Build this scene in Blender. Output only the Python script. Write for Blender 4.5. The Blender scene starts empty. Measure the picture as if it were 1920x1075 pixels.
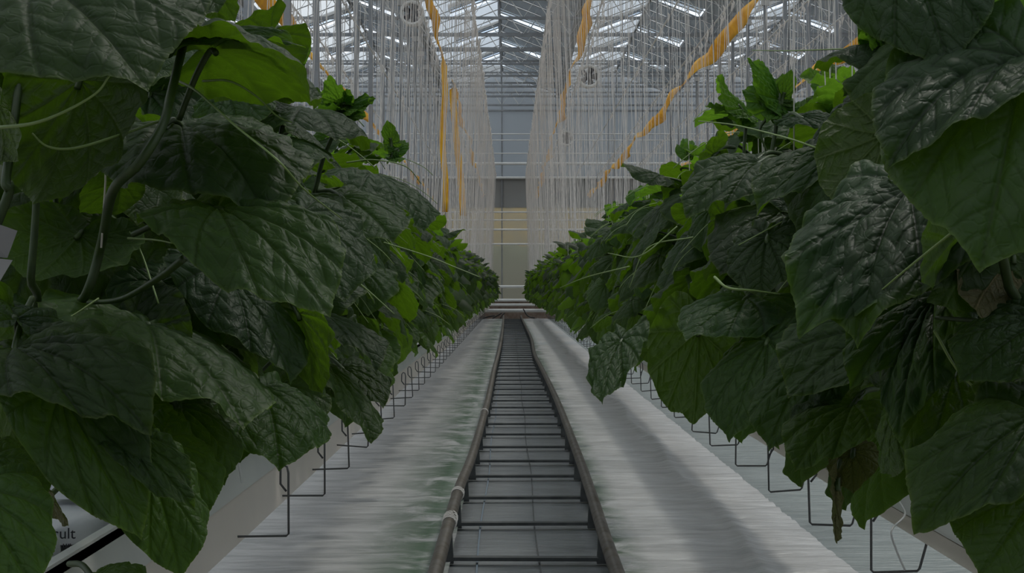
import bpy, math, random
import numpy as np
from mathutils import Vector, Matrix
C = bpy.context.scene.collection
S = bpy.context.scene
PI = math.pi
random.seed(7)
# ------------------------------------------------------------------ camera, light, exposure
F = 2667.0                                  # focal length in pixels of the 1920 px frame
CAMZ = 1.08
cam_d = bpy.data.cameras.new('camera'); cam = bpy.data.objects.new('camera', cam_d); C.objects.link(cam)
cam_d.lens = 50.0; cam_d.sensor_width = 36.0; cam_d.clip_start = 0.05; cam_d.clip_end = 400
cam.location = (0, 0, CAMZ)
cam.rotation_euler = (PI/2 + math.atan(3.5/F), 0, -math.atan(3/F))
S.camera = cam
S.view_settings.view_transform = 'Standard'; S.view_settings.look = 'None'
S.view_settings.gamma = 1; S.view_settings.use_curve_mapping = False
S.view_settings.exposure = 0.08
S.cycles.max_bounces = 7; S.cycles.diffuse_bounces = 3; S.cycles.glossy_bounces = 2
S.cycles.transmission_bounces = 3; S.cycles.transparent_max_bounces = 24
S.cycles.caustics_reflective = False; S.cycles.caustics_refractive = False
SUN_DIR = Vector((0.42, 0.62, 1.1)).normalized()     # towards the sun
sun_d = bpy.data.lights.new('sun', 'SUN'); sun = bpy.data.objects.new('sun', sun_d); C.objects.link(sun)
sun_d.energy = 2.3; sun_d.angle = math.radians(6.0); sun_d.color = (1.0, 0.95, 0.86)
sun.rotation_euler = SUN_DIR.to_track_quat('Z', 'Y').to_euler(); sun.location = (6, 6, 14)
W = bpy.data.worlds.new('world'); S.world = W; W.use_nodes = True
wn = W.node_tree.nodes; wl = W.node_tree.links; wn.clear()
wo = wn.new('ShaderNodeOutputWorld'); wb = wn.new('ShaderNodeBackground')
tc = wn.new('ShaderNodeTexCoord'); no = wn.new('ShaderNodeTexNoise'); cr = wn.new('ShaderNodeValToRGB')
no.inputs['Scale'].default_value = 2.2; no.inputs['Detail'].default_value = 6
cr.color_ramp.elements[0].position = 0.38; cr.color_ramp.elements[0].color = (0.46, 0.54, 0.64, 1)
cr.color_ramp.elements[1].position = 0.66; cr.color_ramp.elements[1].color = (0.90, 0.89, 0.86, 1)
wl.new(tc.outputs['Generated'], no.inputs['Vector']); wl.new(no.outputs['Fac'], cr.inputs['Fac'])
wl.new(cr.outputs['Color'], wb.inputs['Color']); wb.inputs['Strength'].default_value = 2.1
wl.new(wb.outputs['Background'], wo.inputs['Surface'])

def at(px, py, d):
    return Vector(((px-957)/F*d, d, CAMZ+(541-py)/F*d))

# ------------------------------------------------------------------ object helpers
def tag(o, label=None, cat=None, group=None, kind=None):
    if label: o['label'] = label
    if cat: o['category'] = cat
    if group: o['group'] = group
    if kind: o['kind'] = kind
    return o
def empty(name, loc=(0, 0, 0), rz=0.0):
    o = bpy.data.objects.new(name, None); C.objects.link(o); o.location = loc; o.rotation_euler = (0, 0, rz)
    o.empty_display_size = 0.1
    return o
def link(name, me, parent=None, loc=None):
    o = bpy.data.objects.new(name, me); C.objects.link(o)
    if parent is not None: o.parent = parent
    if loc is not None: o.location = loc
    return o
class MB:
    """collects shapes, built as one mesh object"""
    def __init__(s): s.v = []; s.f = []
    def add(s, vs, fs):
        k = len(s.v); s.v += [tuple(v) for v in vs]; s.f += [tuple(i+k for i in f) for f in fs]; return s
    def box(s, x0, x1, y0, y1, z0, z1):
        vs = [(x, y, z) for z in (z0, z1) for y in (y0, y1) for x in (x0, x1)]
        return s.add(vs, [(0,2,3,1), (4,5,7,6), (0,1,5,4), (2,6,7,3), (0,4,6,2), (1,3,7,5)])
    def tube(s, pts, r, n=8, cap=True):
        pts = [Vector(p) for p in pts]; rs = r if isinstance(r, (list, tuple)) else [r]*len(pts)
        rings = []; up = None
        for i, p in enumerate(pts):
            t = (pts[min(i+1, len(pts)-1)] - pts[max(i-1, 0)])
            if t.length < 1e-9: t = Vector((0, 0, 1))
            t.normalize()
            if up is None:
                up = Vector((0, 0, 1)) if abs(t.z) < .9 else Vector((1, 0, 0))
            a = up - t*up.dot(t)
            if a.length < 1e-5:
                a = t.orthogonal()
            a.normalize(); up = a; b = t.cross(a)
            rings.append([p + (a*math.cos(2*PI*k/n) + b*math.sin(2*PI*k/n))*rs[i] for k in range(n)])
        vs = [v for rg in rings for v in rg]; fs = []
        for i in range(len(rings)-1):
            for k in range(n):
                k2 = (k+1) % n
                fs.append((i*n+k, i*n+k2, (i+1)*n+k2, (i+1)*n+k))
        if cap:
            fs.append(tuple(range(n-1, -1, -1))); m = (len(rings)-1)*n; fs.append(tuple(range(m, m+n)))
        return s.add(vs, fs)
    def ext(s, prof, y0, y1, closed=False):
        """profile of (x,z) extruded along y"""
        n = len(prof); vs = [(x, y0, z) for x, z in prof] + [(x, y1, z) for x, z in prof]
        fs = [(i, i+1, n+i+1, n+i) for i in range(n-1)]
        if closed:
            fs.append((n-1, 0, n, 2*n-1)); fs.append(tuple(range(n-1, -1, -1))); fs.append(tuple(range(n, 2*n)))
        return s.add(vs, fs)
    def mesh(s, name, m, smooth=False):
        me = bpy.data.meshes.new(name); me.from_pydata(s.v, [], s.f)
        me.materials.append(m)
        if smooth: me.polygons.foreach_set('use_smooth', [True]*len(me.polygons))
        me.update(); return me
    def build(s, name, m, parent=None, smooth=False, loc=None):
        return link(name, s.mesh(name, m, smooth), parent, loc)
def smooth_path(pts, n=8):
    """Catmull-Rom through points"""
    P = [Vector(p) for p in pts]; P = [P[0]*2-P[1]] + P + [P[-1]*2-P[-2]]; out = []
    for i in range(1, len(P)-2):
        for k in range(n):
            t = k/n; a, b, c, d = P[i-1], P[i], P[i+1], P[i+2]
            out.append(0.5*((2*b) + (c-a)*t + (2*a-5*b+4*c-d)*t*t + (3*b-a-3*c+d)*t*t*t))
    out.append(P[-2]); return out
ORD = ['first', 'second', 'third', 'fourth', 'fifth', 'sixth', 'seventh', 'eighth', 'ninth', 'tenth', 'eleventh', 'twelfth', 'thirteenth',
       'fourteenth', 'fifteenth', 'sixteenth', 'seventeenth', 'eighteenth', 'nineteenth']
TENS = {2: 'twenty', 3: 'thirty', 4: 'forty', 5: 'fifty', 6: 'sixty', 7: 'seventy', 8: 'eighty', 9: 'ninety'}
TENTH = {2: 'twentieth', 3: 'thirtieth', 4: 'fortieth', 5: 'fiftieth', 6: 'sixtieth', 7: 'seventieth', 8: 'eightieth', 9: 'ninetieth'}
def ordinal(n):
    if n >= 200: return 'two-hundred-and-' + ordinal(n-200)
    if n > 100: return 'hundred-and-' + ordinal(n-100)
    if n == 100: return 'hundredth'
    if n < 20: return ORD[n-1]
    return TENTH[n//10] if n % 10 == 0 else TENS[n//10] + '-' + ORD[n % 10-1]

# ------------------------------------------------------------------ materials
def mat(name, col, rough=0.6, metal=0.0, noise=None, spec=0.5, bump=None, trans=0.0):
    m = bpy.data.materials.new(name); m.use_nodes = True; nt = m.node_tree; N = nt.nodes; L = nt.links
    b = N['Principled BSDF']; b.inputs['Base Color'].default_value = (*col, 1); b.inputs['Roughness'].default_value = rough
    b.inputs['Metallic'].default_value = metal; b.inputs['Specular IOR Level'].default_value = spec
    if noise:
        sc, col2, lo, hi = noise
        t = N.new('ShaderNodeTexCoord'); n = N.new('ShaderNodeTexNoise'); n.inputs['Scale'].default_value = sc; n.inputs['Detail'].default_value = 6
        r = N.new('ShaderNodeValToRGB'); r.color_ramp.elements[0].position = lo; r.color_ramp.elements[1].position = hi
        r.color_ramp.elements[0].color = (*col, 1); r.color_ramp.elements[1].color = (*col2, 1)
        L.new(t.outputs['Object'], n.inputs['Vector']); L.new(n.outputs['Fac'], r.inputs['Fac']); L.new(r.outputs['Color'], b.inputs['Base Color'])
    if bump:
        t = N.new('ShaderNodeTexCoord'); n = N.new('ShaderNodeTexNoise'); n.inputs['Scale'].default_value = bump[0]; n.inputs['Detail'].default_value = 5
        bp = N.new('ShaderNodeBump'); bp.inputs['Strength'].default_value = bump[1]; bp.inputs['Distance'].default_value = bump[2]
        L.new(t.outputs['Object'], n.inputs['Vector']); L.new(n.outputs['Fac'], bp.inputs['Height']); L.new(bp.outputs['Normal'], b.inputs['Normal'])
    if trans:
        o = N['Material Output']; tr = N.new('ShaderNodeBsdfTranslucent'); tr.inputs['Color'].default_value = (*col, 1)
        mx = N.new('ShaderNodeMixShader'); mx.inputs['Fac'].default_value = trans
        L.new(b.outputs['BSDF'], mx.inputs[1]); L.new(tr.outputs['BSDF'], mx.inputs[2]); L.new(mx.outputs['Shader'], o.inputs['Surface'])
    return m
def leaf_material(name, up, under, glow, tr=0.33, rough=0.53):
    m = bpy.data.materials.new(name); m.use_nodes = True; nt = m.node_tree; N = nt.nodes; L = nt.links
    b = N['Principled BSDF']; out = N['Material Output']
    uv = N.new('ShaderNodeUVMap'); uv.uv_map = 'leaf'
    ad = N.new('ShaderNodeAttribute'); ad.attribute_name = 'veindist'; ap = N.new('ShaderNodeAttribute'); ap.attribute_name = 'veinphase'
    def mrange(src, a, b, c, d):
        q = N.new('ShaderNodeMapRange'); q.interpolation_type = 'SMOOTHSTEP'
        for nm, vv in (('From Min', a), ('From Max', b), ('To Min', c), ('To Max', d)): q.inputs[nm].default_value = vv
        L.new(src, q.inputs['Value']); return q.outputs['Result']
    def mth(op, a, b=None):
        q = N.new('ShaderNodeMath'); q.operation = op
        for i, vv in enumerate((a, b)):
            if vv is None: continue
            if isinstance(vv, (int, float)): q.inputs[i].default_value = vv
            else: L.new(vv, q.inputs[i])
        return q.outputs[0]
    side = mth('ABSOLUTE', mth('SUBTRACT', mth('FRACT', mth('MULTIPLY', ap.outputs['Fac'], 9.5)), .5))   # .5 on a side vein... 0 between
    sidev = mth('SUBTRACT', .5, side)
    vmain = mrange(ad.outputs['Fac'], .003, .014, 1, 0)
    vside = mth('MULTIPLY', mrange(sidev, .02, .085, .75, 0), 1.0)
    vein = mth('MAXIMUM', vmain, vside)
    rel = mth('ADD', mth('MULTIPLY', mrange(ad.outputs['Fac'], 0, .03, 0, 1), 1.4), mth('MULTIPLY', mrange(sidev, 0, .2, 0, 1), .9))
    ae = N.new('ShaderNodeAttribute'); ae.attribute_name = 'rim'
    geo = N.new('ShaderNodeNewGeometry'); oi = N.new('ShaderNodeObjectInfo')
    # patchy colour of the upper side
    nz = N.new('ShaderNodeTexNoise'); nz.inputs['Scale'].default_value = 3.0; nz.inputs['Detail'].default_value = 4
    L.new(uv.outputs['UV'], nz.inputs['Vector'])
    r = N.new('ShaderNodeValToRGB'); r.color_ramp.elements[0].position = .3; r.color_ramp.elements[1].position = .75
    r.color_ramp.elements[0].color = (*up, 1); r.color_ramp.elements[1].color = tuple(c*1.35 for c in up) + (1,)
    L.new(nz.outputs['Fac'], r.inputs['Fac'])
    # veins: slightly paler on the upper side, clearly paler beneath
    mv = N.new('ShaderNodeMix'); mv.data_type = 'RGBA'; mv.inputs['B'].default_value = (up[0]*.55, up[1]*.55, up[2]*.55, 1)
    f1 = N.new('ShaderNodeMath'); f1.operation = 'MULTIPLY'; f1.inputs[1].default_value = .85
    L.new(vein, f1.inputs[0]); L.new(f1.outputs[0], mv.inputs['Factor']); L.new(r.outputs['Color'], mv.inputs['A'])
    mu = N.new('ShaderNodeMix'); mu.data_type = 'RGBA'; mu.inputs['A'].default_value = (*under, 1); mu.inputs['B'].default_value = (under[0]*1.6, under[1]*1.4, under[2]*1.6, 1)
    L.new(vein, mu.inputs['Factor'])
    mb = N.new('ShaderNodeMix'); mb.data_type = 'RGBA'
    L.new(geo.outputs['Backfacing'], mb.inputs['Factor']); L.new(mv.outputs['Result'], mb.inputs['A']); L.new(mu.outputs['Result'], mb.inputs['B'])
    me = N.new('ShaderNodeMix'); me.data_type = 'RGBA'; me.inputs['B'].default_value = (.11, .16, .035, 1)
    L.new(ae.outputs['Fac'], me.inputs['Factor']); L.new(mb.outputs['Result'], me.inputs['A'])
    # each leaf its own tint
    hs = N.new('ShaderNodeHueSaturation'); mr = N.new('ShaderNodeMapRange'); mr.inputs['To Min'].default_value = .72; mr.inputs['To Max'].default_value = 1.28
    mh = N.new('ShaderNodeMapRange'); mh.inputs['To Min'].default_value = .485; mh.inputs['To Max'].default_value = .512
    L.new(oi.outputs['Random'], mr.inputs['Value']); L.new(mr.outputs['Result'], hs.inputs['Value'])
    fr = N.new('ShaderNodeMath'); fr.operation = 'FRACT'; m7 = N.new('ShaderNodeMath'); m7.operation = 'MULTIPLY'; m7.inputs[1].default_value = 7.31
    L.new(oi.outputs['Random'], m7.inputs[0]); L.new(m7.outputs[0], fr.inputs[0]); L.new(fr.outputs[0], mh.inputs['Value']); L.new(mh.outputs['Result'], hs.inputs['Hue'])
    L.new(me.outputs['Result'], hs.inputs['Color']); L.new(hs.outputs['Color'], b.inputs['Base Color'])
    b.inputs['Roughness'].default_value = rough; b.inputs['Specular IOR Level'].default_value = .19
    # fine net of small veins, as relief
    vo = N.new('ShaderNodeTexVoronoi'); vo.feature = 'DISTANCE_TO_EDGE'; vo.inputs['Scale'].default_value = 17
    nz2 = N.new('ShaderNodeTexNoise'); nz2.inputs['Scale'].default_value = 9
    va = N.new('ShaderNodeVectorMath'); va.operation = 'MULTIPLY_ADD'; va.inputs[1].default_value = (.09, .09, .09)
    L.new(uv.outputs['UV'], nz2.inputs['Vector']); L.new(nz2.outputs['Color'], va.inputs[0]); L.new(uv.outputs['UV'], va.inputs[2]); L.new(va.outputs['Vector'], vo.inputs['Vector'])
    sm = N.new('ShaderNodeMapRange'); sm.interpolation_type = 'SMOOTHSTEP'; sm.inputs['From Max'].default_value = .16
    L.new(vo.outputs['Distance'], sm.inputs['Value'])
    bp = N.new('ShaderNodeBump'); bp.inputs['Strength'].default_value = .5; bp.inputs['Distance'].default_value = .0016
    L.new(mth('ADD', rel, mth('MULTIPLY', sm.outputs['Result'], .55)), bp.inputs['Height']); L.new(bp.outputs['Normal'], b.inputs['Normal'])
    t = N.new('ShaderNodeBsdfTranslucent'); hs2 = N.new('ShaderNodeHueSaturation'); hs2.inputs['Color'].default_value = (*glow, 1)
    L.new(mr.outputs['Result'], hs2.inputs['Value']); L.new(hs2.outputs['Color'], t.inputs['Color'])
    mx = N.new('ShaderNodeMixShader'); mx.inputs['Fac'].default_value = tr
    L.new(b.outputs['BSDF'], mx.inputs[1]); L.new(t.outputs['BSDF'], mx.inputs[2]); L.new(mx.outputs['Shader'], out.inputs['Surface'])
    return m
M = {}
M['leaf'] = leaf_material('cucumber_leaf', (.0175, .037, .0125), (.034, .064, .012), (.13, .27, .008))
M['young'] = leaf_material('young_leaf', (.048, .105, .017), (.06, .12, .022), (.17, .37, .02), tr=.42)
M['stem'] = mat('stem', (.026, .052, .010), .5, noise=(30, (.045, .08, .016), .4, .7), trans=.12)
M['tendril'] = mat('tendril', (.18, .26, .08), .5)
M['string'] = mat('string', (.68, .64, .60), .8)
M['white_metal'] = mat('white_metal', (.55, .55, .54), .45, .0)
M['galv'] = mat('galvanised', (.30, .31, .32), .42, .6, noise=(5, (.22, .23, .24), .3, .7))
M['wire'] = mat('hook_wire', (.11, .11, .11), .45, .7)
M['rail'] = mat('rail_steel', (.11, .10, .09), .5, .55, noise=(14, (.06, .045, .028), .45, .68), bump=(60, .3, .002))
M['rail_top'] = mat('rail_top', (.09, .08, .05), .6, .3, noise=(20, (.15, .13, .10), .4, .7))
M['sleeper'] = mat('sleeper', (.085, .09, .09), .6, .4, noise=(18, (.05, .055, .055), .4, .7))
M['yellow'] = mat('yellow_film', (.95, .60, .02), .4, noise=(6, (.70, .36, .02), .4, .7), trans=.35)
M['gutter'] = mat('gutter_paint', (.74, .74, .72), .4, noise=(4, (.66, .67, .66), .4, .7))
M['beam'] = mat('beige_beam', (.80, .72, .65), .5, noise=(3, (.74, .67, .61), .4, .7))
M['slab'] = mat('slab_film', (.72, .73, .76), .3, noise=(7, (.60, .62, .66), .4, .7), bump=(14, .5, .01))
M['seam'] = mat('seam_line', (.12, .16, .20), .6)
M['block'] = mat('growing_block', (.30, .27, .22), .9)
M['ink'] = mat('black_ink', (.02, .02, .03), .5)
M['blue_ink'] = mat('blue_ink', (.02, .16, .34), .5)
M['hose'] = mat('drip_hose', (.6, .6, .6), .4)
M['black'] = mat('black_plastic', (.015, .015, .015), .4)
M['card'] = mat('card', (.13, .125, .12), .5)
M['dark'] = mat('dark_blades', (.04, .045, .06), .4)
M['brown'] = mat('brown_pipe', (.22, .15, .11), .6, noise=(8, (.30, .24, .20), .4, .7))
M['concrete'] = mat('concrete', (.33, .31, .28), .85, noise=(4, (.24, .22, .20), .35, .7))
M['dry'] = leaf_material('dying_leaf', (.06, .07, .02), (.10, .10, .04), (.16, .2, .03), tr=.25)

# ================================================================== LARGE STRUCTURE
def struct(o): o['kind'] = 'structure'; return o
# floor
struct(MB().add([(-25, -5.2, -.06), (25, -5.2, -.06), (25, 56, -.06), (-25, 56, -.06)], [(0, 1, 2, 3)]).build('floor', M['concrete']))

def film_material(name, base, dirt, algae_x=None, algae_w=.1):
    m = bpy.data.materials.new(name); m.use_nodes = True; nt = m.node_tree; N = nt.nodes; L = nt.links
    b = N['Principled BSDF']; t = N.new('ShaderNodeTexCoord')
    mp = N.new('ShaderNodeMapping'); mp.inputs['Scale'].default_value = (1.6, 9, 1)
    n1 = N.new('ShaderNodeTexNoise'); n1.inputs['Scale'].default_value = 1.5; n1.inputs['Detail'].default_value = 8; n1.inputs['Roughness'].default_value = .65; n1.inputs['Distortion'].default_value = .4
    L.new(t.outputs['Object'], mp.inputs['Vector']); L.new(mp.outputs['Vector'], n1.inputs['Vector'])
    r = N.new('ShaderNodeValToRGB'); r.color_ramp.elements[0].position = .3; r.color_ramp.elements[1].position = .62
    r.color_ramp.elements[0].color = (*dirt, 1); r.color_ramp.elements[1].color = (*base, 1)
    L.new(n1.outputs['Fac'], r.inputs['Fac']); col = r.outputs['Color']
    if algae_x is not None:
        sx = N.new('ShaderNodeSeparateXYZ'); L.new(t.outputs['Object'], sx.inputs[0])
        d1 = N.new('ShaderNodeMath'); d1.operation = 'SUBTRACT'; d1.inputs[1].default_value = algae_x; L.new(sx.outputs['X'], d1.inputs[0])
        d2 = N.new('ShaderNodeMath'); d2.operation = 'ABSOLUTE'; L.new(d1.outputs[0], d2.inputs[0])
        d3 = N.new('ShaderNodeMapRange'); d3.inputs['From Min'].default_value = algae_w; d3.inputs['From Max'].default_value = 0; L.new(d2.outputs[0], d3.inputs['Value'])
        n2 = N.new('ShaderNodeTexNoise'); n2.inputs['Scale'].default_value = 3.2; n2.inputs['Detail'].default_value = 7; n2.inputs['Roughness'].default_value = .7; n2.inputs['Distortion'].default_value = .8
        L.new(t.outputs['Object'], n2.inputs['Vector'])
        r2 = N.new('ShaderNodeMapRange'); r2.inputs['From Min'].default_value = .38; r2.inputs['From Max'].default_value = .54; L.new(n2.outputs['Fac'], r2.inputs['Value'])
        mm = N.new('ShaderNodeMath'); mm.operation = 'MULTIPLY'; L.new(d3.outputs['Result'], mm.inputs[0]); L.new(r2.outputs['Result'], mm.inputs[1])
        mc = N.new('ShaderNodeMix'); mc.data_type = 'RGBA'; mc.inputs['B'].default_value = (.055, .10, .06, 1)
        L.new(mm.outputs[0], mc.inputs['Factor']); L.new(col, mc.inputs['A']); col = mc.outputs['Result']
    L.new(col, b.inputs['Base Color'])
    b.inputs['Roughness'].default_value = .38; b.inputs['Specular IOR Level'].default_value = .38
    mp2 = N.new('ShaderNodeMapping'); mp2.inputs['Scale'].default_value = (2.5, 16, 1); L.new(t.outputs['Object'], mp2.inputs['Vector'])
    n3 = N.new('ShaderNodeTexNoise'); n3.inputs['Scale'].default_value = 2.2; n3.inputs['Detail'].default_value = 7; n3.inputs['Distortion'].default_value = .6
    L.new(mp2.outputs['Vector'], n3.inputs['Vector'])
    bp = N.new('ShaderNodeBump'); bp.inputs['Strength'].default_value = .9; bp.inputs['Distance'].default_value = .014
    L.new(n3.outputs['Fac'], bp.inputs['Height']); L.new(bp.outputs['Normal'], b.inputs['Normal'])
    return m
def vnoise(x, y, seed):
    """smooth value noise, numpy"""
    rng = np.random.RandomState(seed); T = rng.rand(256, 256)
    xi = np.floor(x).astype(int); yi = np.floor(y).astype(int); fx = x-xi; fy = y-yi
    fx = fx*fx*(3-2*fx); fy = fy*fy*(3-2*fy)
    g = lambda a, b: T[a % 256, b % 256]
    return (g(xi, yi)*(1-fx)+g(xi+1, yi)*fx)*(1-fy)+(g(xi, yi+1)*(1-fx)+g(xi+1, yi+1)*fx)*fy
def sheet(name, x0, x1, hfun, m, ny=900, nx=40, label='', group=None):
    ys = 2.2*(50.2/2.2)**np.linspace(0, 1, ny); xs = np.linspace(x0, x1, nx)
    X, Y = np.meshgrid(xs, ys); Z = hfun(X, Y)
    v = np.stack([X, Y, Z], -1).reshape(-1, 3)
    i = np.arange((ny-1)*(nx-1)); r = i//(nx-1); c = i % (nx-1); a = r*nx+c
    f = np.stack([a, a+1, a+nx+1, a+nx], -1)
    me = bpy.data.meshes.new(name); me.from_pydata(v.tolist(), [], f.tolist()); me.materials.append(m)
    me.polygons.foreach_set('use_smooth', [True]*len(me.polygons)); me.update()
    o = link(name, me); tag(o, label, 'ground film', group); return o
M['film_left'] = film_material('film_left', (.47, .47, .47), (.23, .24, .24), -.36, .30)
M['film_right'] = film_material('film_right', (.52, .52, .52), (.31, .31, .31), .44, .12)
M['film_mid'] = film_material('film_mid', (.16, .172, .178), (.10, .108, .112))
def h_left(X, Y):
    w = vnoise(X*3+5, Y*14, 1)*.010 + vnoise(X*9, Y*30, 2)*.005
    ridge = np.clip((-.86-X)/.25, 0, 1)
    edge = .010*np.exp(-((X+.42+.05*np.sin(Y*1.3))/.05)**2)*vnoise(X*6, Y*5, 9)
    return .004 + w + ridge**2*.22*0 + edge
def h_right(X, Y):
    w = vnoise(X*2+15, Y*16, 3)*.018 + vnoise(X*7, Y*33, 4)*.006
    crease = .014*np.exp(-((X-.98-.03*np.sin(Y*2.1))/.035)**2)*(.4+vnoise(X*3, Y*7, 5))
    return .004 + w + crease
def h_mid(X, Y):
    return -.012 + vnoise(X*2, Y*6, 6)*.006
sheet('ground_film', -1.9, -.235, h_left, M['film_left'], label='white ground film left of the rails, with green algae stains', group=None)
sheet('ground_film', .40, 1.30, h_right, M['film_right'], label='wrinkled white ground film right of the rails')
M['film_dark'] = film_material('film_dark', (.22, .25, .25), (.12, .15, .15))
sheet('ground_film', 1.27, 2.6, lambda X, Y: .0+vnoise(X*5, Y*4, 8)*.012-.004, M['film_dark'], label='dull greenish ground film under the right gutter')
sheet('ground_film', -.25, .42, h_mid, M['film_mid'], nx=14, label='flat grey ground film lying between the two rails')
# long seams printed on the middle film
for xx, w in ((-.13, .0035), (.115, .003)):
    mb = MB(); pts = [(xx+.006*math.sin(y*1.7), y, .0) for y in np.linspace(2.4, 50, 160)]
    vs = [(p[0]-w, p[1], .0) for p in pts] + [(p[0]+w, p[1], .0) for p in pts]; n = len(pts)
    mb.add(vs, [(i, n+i, n+i+1, i+1) for i in range(n-1)])
    tag(mb.build('film_seam', M['seam'] if xx < 0 else M['sleeper']), 'thin %s seam line running along the grey film between the rails' % ('blue left' if xx < 0 else 'dark middle'), 'seam')

# ------------------------------------------------------------------ glass shell
def glass_material(name, col, opac, rough=.5, tint=(.93, .95, .96)):
    m = bpy.data.materials.new(name); m.use_nodes = True; nt = m.node_tree; N = nt.nodes; L = nt.links
    out = N['Material Output']; N.remove(N['Principled BSDF'])
    tr = N.new('ShaderNodeBsdfTransparent'); tr.inputs['Color'].default_value = (*tint, 1)
    d = N.new('ShaderNodeBsdfDiffuse'); d.inputs['Color'].default_value = (*col, 1)
    tl = N.new('ShaderNodeBsdfTranslucent'); tl.inputs['Color'].default_value = (*col, 1)
    g = N.new('ShaderNodeBsdfGlossy'); g.inputs['Roughness'].default_value = .15; g.inputs['Color'].default_value = (.8, .85, .9, 1)
    a = N.new('ShaderNodeMixShader'); a.inputs['Fac'].default_value = .5; L.new(d.outputs[0], a.inputs[1]); L.new(tl.outputs[0], a.inputs[2])
    mx = N.new('ShaderNodeMixShader'); mx.inputs['Fac'].default_value = opac
    L.new(tr.outputs[0], mx.inputs[1]); L.new(a.outputs[0], mx.inputs[2])
    lw = N.new('ShaderNodeFresnel'); lw.inputs['IOR'].default_value = 1.4
    m2 = N.new('ShaderNodeMixShader'); L.new(lw.outputs[0], m2.inputs['Fac']); L.new(mx.outputs[0], m2.inputs[1]); L.new(g.outputs[0], m2.inputs[2])
    L.new(m2.outputs[0], out.inputs['Surface']); return m
M['roof_glass'] = glass_material('chalked_roof_glass', (.58, .60, .60), .52)
M['vent_glass'] = glass_material('vent_glass', (.35, .42, .5), .35, tint=(.42, .55, .68))
M['wall_glass'] = glass_material('wall_glass', (.19, .185, .16), .74)
M['wall_upper'] = glass_material('frosted_upper_wall', (.36, .39, .42), .8)
M['screen'] = mat('dark_screen', (.30, .30, .29), .8)
RX = -.3                                      # x of the ridge over the aisle
PITCH = 4.0; ZG = 7.95; ZR = 8.75
YN, YF = -5.0, 50.3  # roof runs on unseen past the camera, extended to dim the foreground
mb = MB()
TR = [49.5-2.28*i for i in range(20)]         # y of the transverse lattice girders
def slope(x0, z0, x1, z1, holes):
    """one roof slope from the ridge (x0) to the gutter (x1), with openings at the ridge for the vents"""
    f = 1.3/2.0; xm, zm = x0+(x1-x0)*f, z0+(z1-z0)*f
    mb.add([(xm, YN, zm), (x1, YN, z1), (x1, YF, z1), (xm, YF, zm)], [(0, 1, 2, 3)])
    y = YN
    for h in sorted(holes)+[None]:
        ye = YF if h is None else h-.55
        mb.add([(x0, y, z0), (xm, y, zm), (xm, ye, zm), (x0, ye, z0)], [(0, 1, 2, 3)])
        if h is not None: y = h+.55
for k in range(-6, 6):
    x = RX+k*4
    hl = lambda kk, sg: [TR[i]-1.14 for i in range(9) if -3 <= kk <= 3 and (1 if (i+kk) % 2 == 0 else -1) == sg]
    slope(x, ZR, x+2, ZG, hl(k, 1)); slope(x+4, ZR, x+2, ZG, hl(k+1, -1))
struct(mb.build('ceiling', M['roof_glass']))
# glazing bars of the roof
mb = MB(); x = RX-24
while x < RX+24.1:
    mb.box(x-.03, x+.03, YN, YF, ZR-.05, ZR+.02)
    if x < RX+24: mb.box(x+1.9, x+2.1, YN, YF, ZG-.14, ZG-.01)
    if abs(x-RX) < 14:
        y = YF
        while y > 26:
            mb.tube([(x, y, ZR-.02), (x+2, y, ZG)], .014, 4); mb.tube([(x+2, y, ZG), (x+4, y, ZR-.02)], .014, 4); y -= 1.14
    x += 4
struct(mb.build('trim_1', M['galv']))
TR = [49.5-2.28*i for i in range(20)]         # y of the transverse lattice girders
ZB = 1.08+6.38
girder0 = None
def make_girder():
    t = empty('lattice_girder')
    MB().box(-24, 24, -.03, .03, -.03, .03).build('bottom_chord', M['galv'], t)
    MB().box(-24, 24, -.025, .025, .42, .47).build('top_chord', M['galv'], t)
    mb = MB()
    for i in range(-40, 40):
        mb.tube([(i*.6, 0, .44), (i*.6+.3, 0, .0)], .011, 4); mb.tube([(i*.6+.3, 0, 0), (i*.6+.6, 0, .44)], .006, 4)
    mb.build('lattice', M['white_metal'], t)
    for k in range(-3, 4): MB().box(RX+k*4-.02, RX+k*4+.02, -.02, .02, .45, ZR-ZB-.03).build('ridge_post', M['galv'], t)
    return t
def copy_tree(o, parent=None):
    c = o.copy(); C.objects.link(c); c.parent = parent
    if parent is not None: c.matrix_parent_inverse = o.matrix_parent_inverse.copy()
    for ch in list(o.children):
        copy_tree(ch, c)
    return c
for i, y in enumerate(TR):
    g = make_girder() if i == 0 else copy_tree(girder0)
    if i == 0: girder0 = g
    g.location = (0, y, ZB)
    tag(g, 'grey lattice girder across the roof, %s from the end wall' % ordinal(i+1), 'girder', 'roof girders')
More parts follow.
